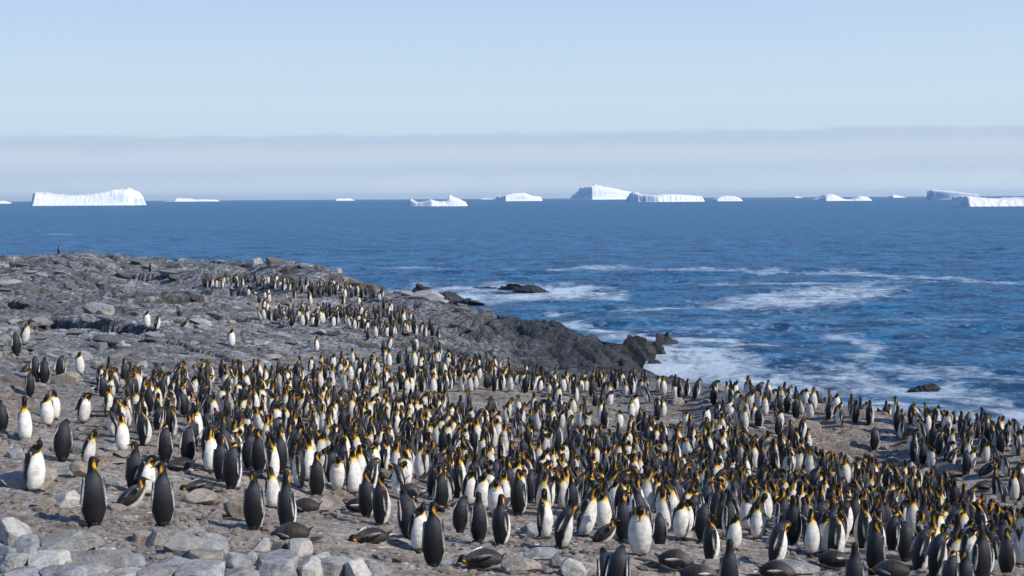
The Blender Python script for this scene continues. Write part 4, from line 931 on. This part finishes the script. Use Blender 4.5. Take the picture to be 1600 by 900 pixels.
# the crowd
def inpoly(u, v, P):
    c = False; j = len(P) - 1
    for i in range(len(P)):
        (x1, y1), (x2, y2) = P[i], P[j]
        if (y1 > v) != (y2 > v) and u < (x2 - x1) * (v - y1) / (y2 - y1) + x1: c = not c
        j = i
    return c
ZONES = [  # polygon of feet in the picture, wished spacing in metres
 ([(150,600),(300,592),(430,590),(540,572),(700,566),(860,590),(1020,607),(1010,622),(860,622),(800,612),(690,616),(560,625),(420,640),(300,650),(170,650)], .62),
 ([(170,640),(420,630),(700,640),(810,655),(830,700),(800,790),(740,795),(690,800),(640,790),(560,770),(470,770),(380,735),(300,705),(230,700),(175,690)], .53),
 ([(700,655),(860,650),(960,672),(1080,682),(1200,700),(1250,722),(1320,745),(1420,765),(1500,785),(1620,815),(1630,930),(1480,912),(1400,880),(1330,862),(1240,850),(1160,842),(1080,835),(1030,835),(960,825),(900,812),(840,808),(780,805),(720,795)], .445),
 ([(1160,618),(1230,630),(1300,642),(1400,656),(1500,672),(1620,695),(1640,745),(1560,712),(1540,726),(1480,725),(1420,702),(1400,680),(1340,676),(1250,655),(1160,652)], .44),
 ([(1030,612),(1160,622),(1150,640),(1020,622)], .6),
 ([(1120,655),(1220,660),(1260,690),(1290,730),(1180,700),(1110,690)], .58),
 ([(1380,660),(1500,680),(1620,700),(1640,800),(1560,790),(1540,760),(1470,735),(1390,715)], .56),
 ([(318,446),(400,440),(450,446),(520,452),(600,466),(590,472),(500,462),(410,452),(320,450)], .50),
 ([(400,500),(470,492),(560,490),(650,500),(660,525),(600,528),(540,512),(440,510)], .62),
 ([(380,460),(470,466),(590,478),(640,494),(560,492),(420,494)], 1.6),
 ([(560,500),(680,520),(700,560),(600,555)], 1.3),
 ([(840,625),(1010,628),(1050,660),(870,655)], 1.2),
 ([(30,590),(150,592),(160,640),(100,650),(30,640)], 3.2),
]
PCHO = ['up', 'right', 'left', 'bow', 'tuck', 'tuckr', 'sky', 'hunch', 'lean', 'tall', 'preen', 'wings', 'look', 'stoop', 'slim']
PW = [5, 8, 8, 12, 13, 12, 7, 9, 9, 6, 11, 1.5, 8, 12, 8]
pts = [(b['x'], b['y'], .5 if b['pose'] not in ('prone', 'flat') else .75) for b in birds]
cell = {}
def ck(x, y): return (int(math.floor(x / 1.5)), int(math.floor(y / 1.5)))
for p in pts: cell.setdefault(ck(p[0], p[1]), []).append(p)
def free(x, y, r):
    a, b_ = ck(x, y)
    for i in (-1, 0, 1):
        for j in (-1, 0, 1):
            for (px, py, pr) in cell.get((a + i, b_ + j), ()):
                if (px - x) ** 2 + (py - y) ** 2 < (.5 * (r + pr)) ** 2: return False
    return True
for poly, sp in ZONES:
    us = [p[0] for p in poly]; vs_ = [p[1] for p in poly]
    corners = [hit(u, v) for u, v in poly]; x0, x1 = min(c[0] for c in corners) - 1, max(c[0] for c in corners) + 1; y0, y1 = min(c[1] for c in corners) - 2, max(c[1] for c in corners) + 3
    n = int((x1 - x0) * (y1 - y0) / sp ** 2 * 6); n = min(n, 26000)
    xs_ = RNG.uniform(x0, x1, n); ys_ = RNG.uniform(y0, y1, n); zs_ = hgt(xs_, ys_); uu, vv = project(xs_, ys_, zs_)
    dens = fbm(xs_ / 2.6, ys_ / 2.6, 400, 3)
    for x, y, z, u, v, dn in zip(xs_, ys_, zs_, uu, vv, dens):
        if z < .6 or not (-25 < u < 1625): continue
        if not inpoly(u, v, poly): continue
        if dn < -.26 and sp < .9: continue
        r = sp * (1.0 + .5 * max(0, -dn + .05)) * random.uniform(.92, 1.25)
        if not free(x, y, r): continue
        p = (x, y, r); cell.setdefault(ck(x, y), []).append(p)
        fc = random.choice([random.gauss(0, 35), random.gauss(8, 35), random.gauss(178, 30), random.gauss(150, 25), random.gauss(200, 25), random.gauss(105, 30), random.gauss(125, 20), random.gauss(265, 35), random.gauss(50, 20)])
        ps = random.choices(PCHO, PW)[0]
        if 125 < fc % 360 < 235 and ps in ('bow', 'hunch', 'tuck', 'tuckr', 'preen') and random.random() < .55: ps = random.choice(['right', 'left', 'up', 'tall'])
        if random.random() < .014: ps = random.choice(['prone', 'flat', 'sit'])
        add_bird(x, y, fc, ps)
# bigger stones of the headland, kept clear of the birds
k = 0; big = []
for i in range(3000):
    if k >= 110: break
    u, v = random.uniform(-30, 760), random.uniform(400, 588)
    x, y, z = hit(u, v, 40)
    w = random.uniform(.45, 1.0) * (1.0 + 1.1 * random.random() ** 3) * (.6 + y / 140)
    if y < 52 or y > 146 or not free(x, y - w * .3, w + .5) or not free(x, y + w * .3, w + .5): continue
    if any((x - a) ** 2 + (y - b) ** 2 < (.5 * (w + c)) ** 2 for a, b, c in big): continue
    big.append((x, y, w)); m_ = random.choice([M_GREY, M_DARK, M_DARK, M_GREY, M_DARK])
    o = link('stone', rock_mesh(340 + k % 12, m_, 3, planes=12, cut=(.45, .85), rough=.05, box=.15), ground)
    hh = w * random.uniform(.14, .30); o.scale = (w * .58, w * random.uniform(.35, .5), hh); o.rotation_euler = (random.uniform(-.2, .2), random.uniform(-.2, .2), random.uniform(-.6, .6))
    o.location = (x, y, z + hh * .05); k += 1
# which of them the picture shows
for b in birds:
    b['u'], b['v'] = [float(q) for q in project(np.array(b['x']), np.array(b['y']), np.array(b['z']))]
    b['h'] = .9 * b['s'] * F / b['y']
birds = [b for b in birds if b['hand'] or (b['v'] - b['h'] < 898 and -12 < b['u'] < 1612)]
hand = [b for b in birds if b['hand']]; rest = sorted([b for b in birds if not b['hand']], key=lambda b: -b['h'])
N_OBJ = 305 - len(hand)
solo = hand + rest[:N_OBJ]; mass = rest[N_OBJ:]

# labels of the unnamed birds, told by look and by the nearest named bird
def look(b):
    f = b['face']; p = b['pose']
    side = 'white-bellied' if (f < 50 or f > 310) else 'dark-backed' if 130 < f < 230 else 'right-facing' if f < 180 else 'left-facing'
    act = {'up': 'upright', 'right': 'head-turned', 'left': 'head-turned', 'bow': 'head-bowed', 'tuck': 'head-tucked', 'tuckr': 'head-tucked', 'sky': 'bill-raised', 'hunch': 'hunched', 'lean': 'leaning', 'tall': 'long-necked',
           'preen': 'preening', 'wings': 'flipper-spreading', 'look': 'sideways-glancing', 'stoop': 'stooping', 'slim': 'slender', 'sit': 'crouching', 'prone': 'lying', 'flat': 'lying'}[p]
    return f'{act} {side} penguin'
ORD = ['', 'second ', 'third ', 'fourth ', 'fifth ', 'sixth ', 'seventh ', 'eighth ', 'ninth ', 'tenth ']
cnt = {}
for b in sorted(rest[:N_OBJ], key=lambda b: min(math.hypot(b['u'] - h['u'], b['v'] - h['v']) for h in hand)):
    import re
    h = min((h for h in hand if h['ref'] and 'it' not in h['ref'].split()), key=lambda h: math.hypot(b['u'] - h['u'], 1.4 * (b['v'] - h['v'])))
    du, dv = b['u'] - h['u'], b['v'] - h['v']
    dr = ('right of' if du > 0 else 'left of') if abs(du) > abs(dv) * 1.3 else ('behind' if dv < 0 else 'in front of')
    if abs(du) > abs(dv) * 1.3 and abs(dv) > 7: dr = ('up-' if dv < 0 else 'down-') + dr
    key = (look(b), dr, h['ref']); n = cnt.get(key, 0); cnt[key] = n + 1
    rf = re.sub(r'^the (.*?)(back|belly|chest|front|collar)$', r'the bird with the \1\2', h['ref']); rf = re.sub(r'(backs)$', 'back-turned birds', rf)
    b['label'] = f"{ORD[min(n, 9)]}{look(b)} {dr} {rf}".strip()

def put(b, lod):
    body, bl, ft = proto(b['pose'], lod)
    o = link('penguin', body); o.location = (b['x'], b['y'], b['z']); o.rotation_euler = (0, 0, b['rot']); o.scale = (b['s'],) * 3
    tag(o, b['label'], 'penguin', 'king penguins of the colony on the shore')
    if lod == 0:
        link('bill', bl, o)
        if b['pose'] != 'sit':
            for m_ in ft: link('foot', m_, o)
    return o
for i, b in enumerate(sorted(solo, key=lambda b: -b['h'])):
    put(b, 0 if b['h'] > 50 or b['y'] < 38 else 1)
# the far remainder of the colony
vs, fs, cs_, off = [], [], [], 0
for b in mass:
    V_, F_, C_ = low_geo(b['pose']); c_, s_ = math.cos(b['rot']), math.sin(b['rot']); g = V_ * b['s']
    vs.append(np.stack([g[:, 0] * c_ - g[:, 1] * s_ + b['x'], g[:, 0] * s_ + g[:, 1] * c_ + b['y'], g[:, 2] + b['z']], 1)); fs.append(F_ + off); off += len(V_)
    cs_.append(C_ * random.uniform(.8, 1.1))
cr = link('penguin_crowd', mesh_np('penguin_crowd', np.concatenate(vs), np.concatenate(fs), M_PENG, True, {'plumage': np.concatenate(cs_)}))
tag(cr, 'distant mass of king penguins crowding the shore and headland', kind='stuff')

# ---------------------------------------------------------------- the air
hz = bpy.data.materials.new('haze'); hz.use_nodes = True; hn = hz.node_tree; hn.nodes.clear()
pv = hn.nodes.new('ShaderNodeVolumePrincipled'); pv.inputs['Color'].default_value = (.82, .94, 1.0, 1); pv.inputs['Density'].default_value = 1.3e-5; pv.inputs['Anisotropy'].default_value = .2
ho = hn.nodes.new('ShaderNodeOutputMaterial'); hn.links.new(pv.outputs[0], ho.inputs['Volume'])
bm = bmesh.new(); bmesh.ops.create_cube(bm, size=1); hm_ = bpy.data.meshes.new('haze'); bm.to_mesh(hm_); bm.free(); hm_.materials.append(hz)
ho_ = link('haze', hm_); x1 = 1.65 * float(SD.max()); ho_.scale = (2 * x1, float(SD.max()) + 4000, 420); ho_.location = (0, float(SD.max()) / 2, 205); tag(ho_, 'thin pale sea haze over the distant water', kind='stuff')
SC.cycles.volume_bounces = 1
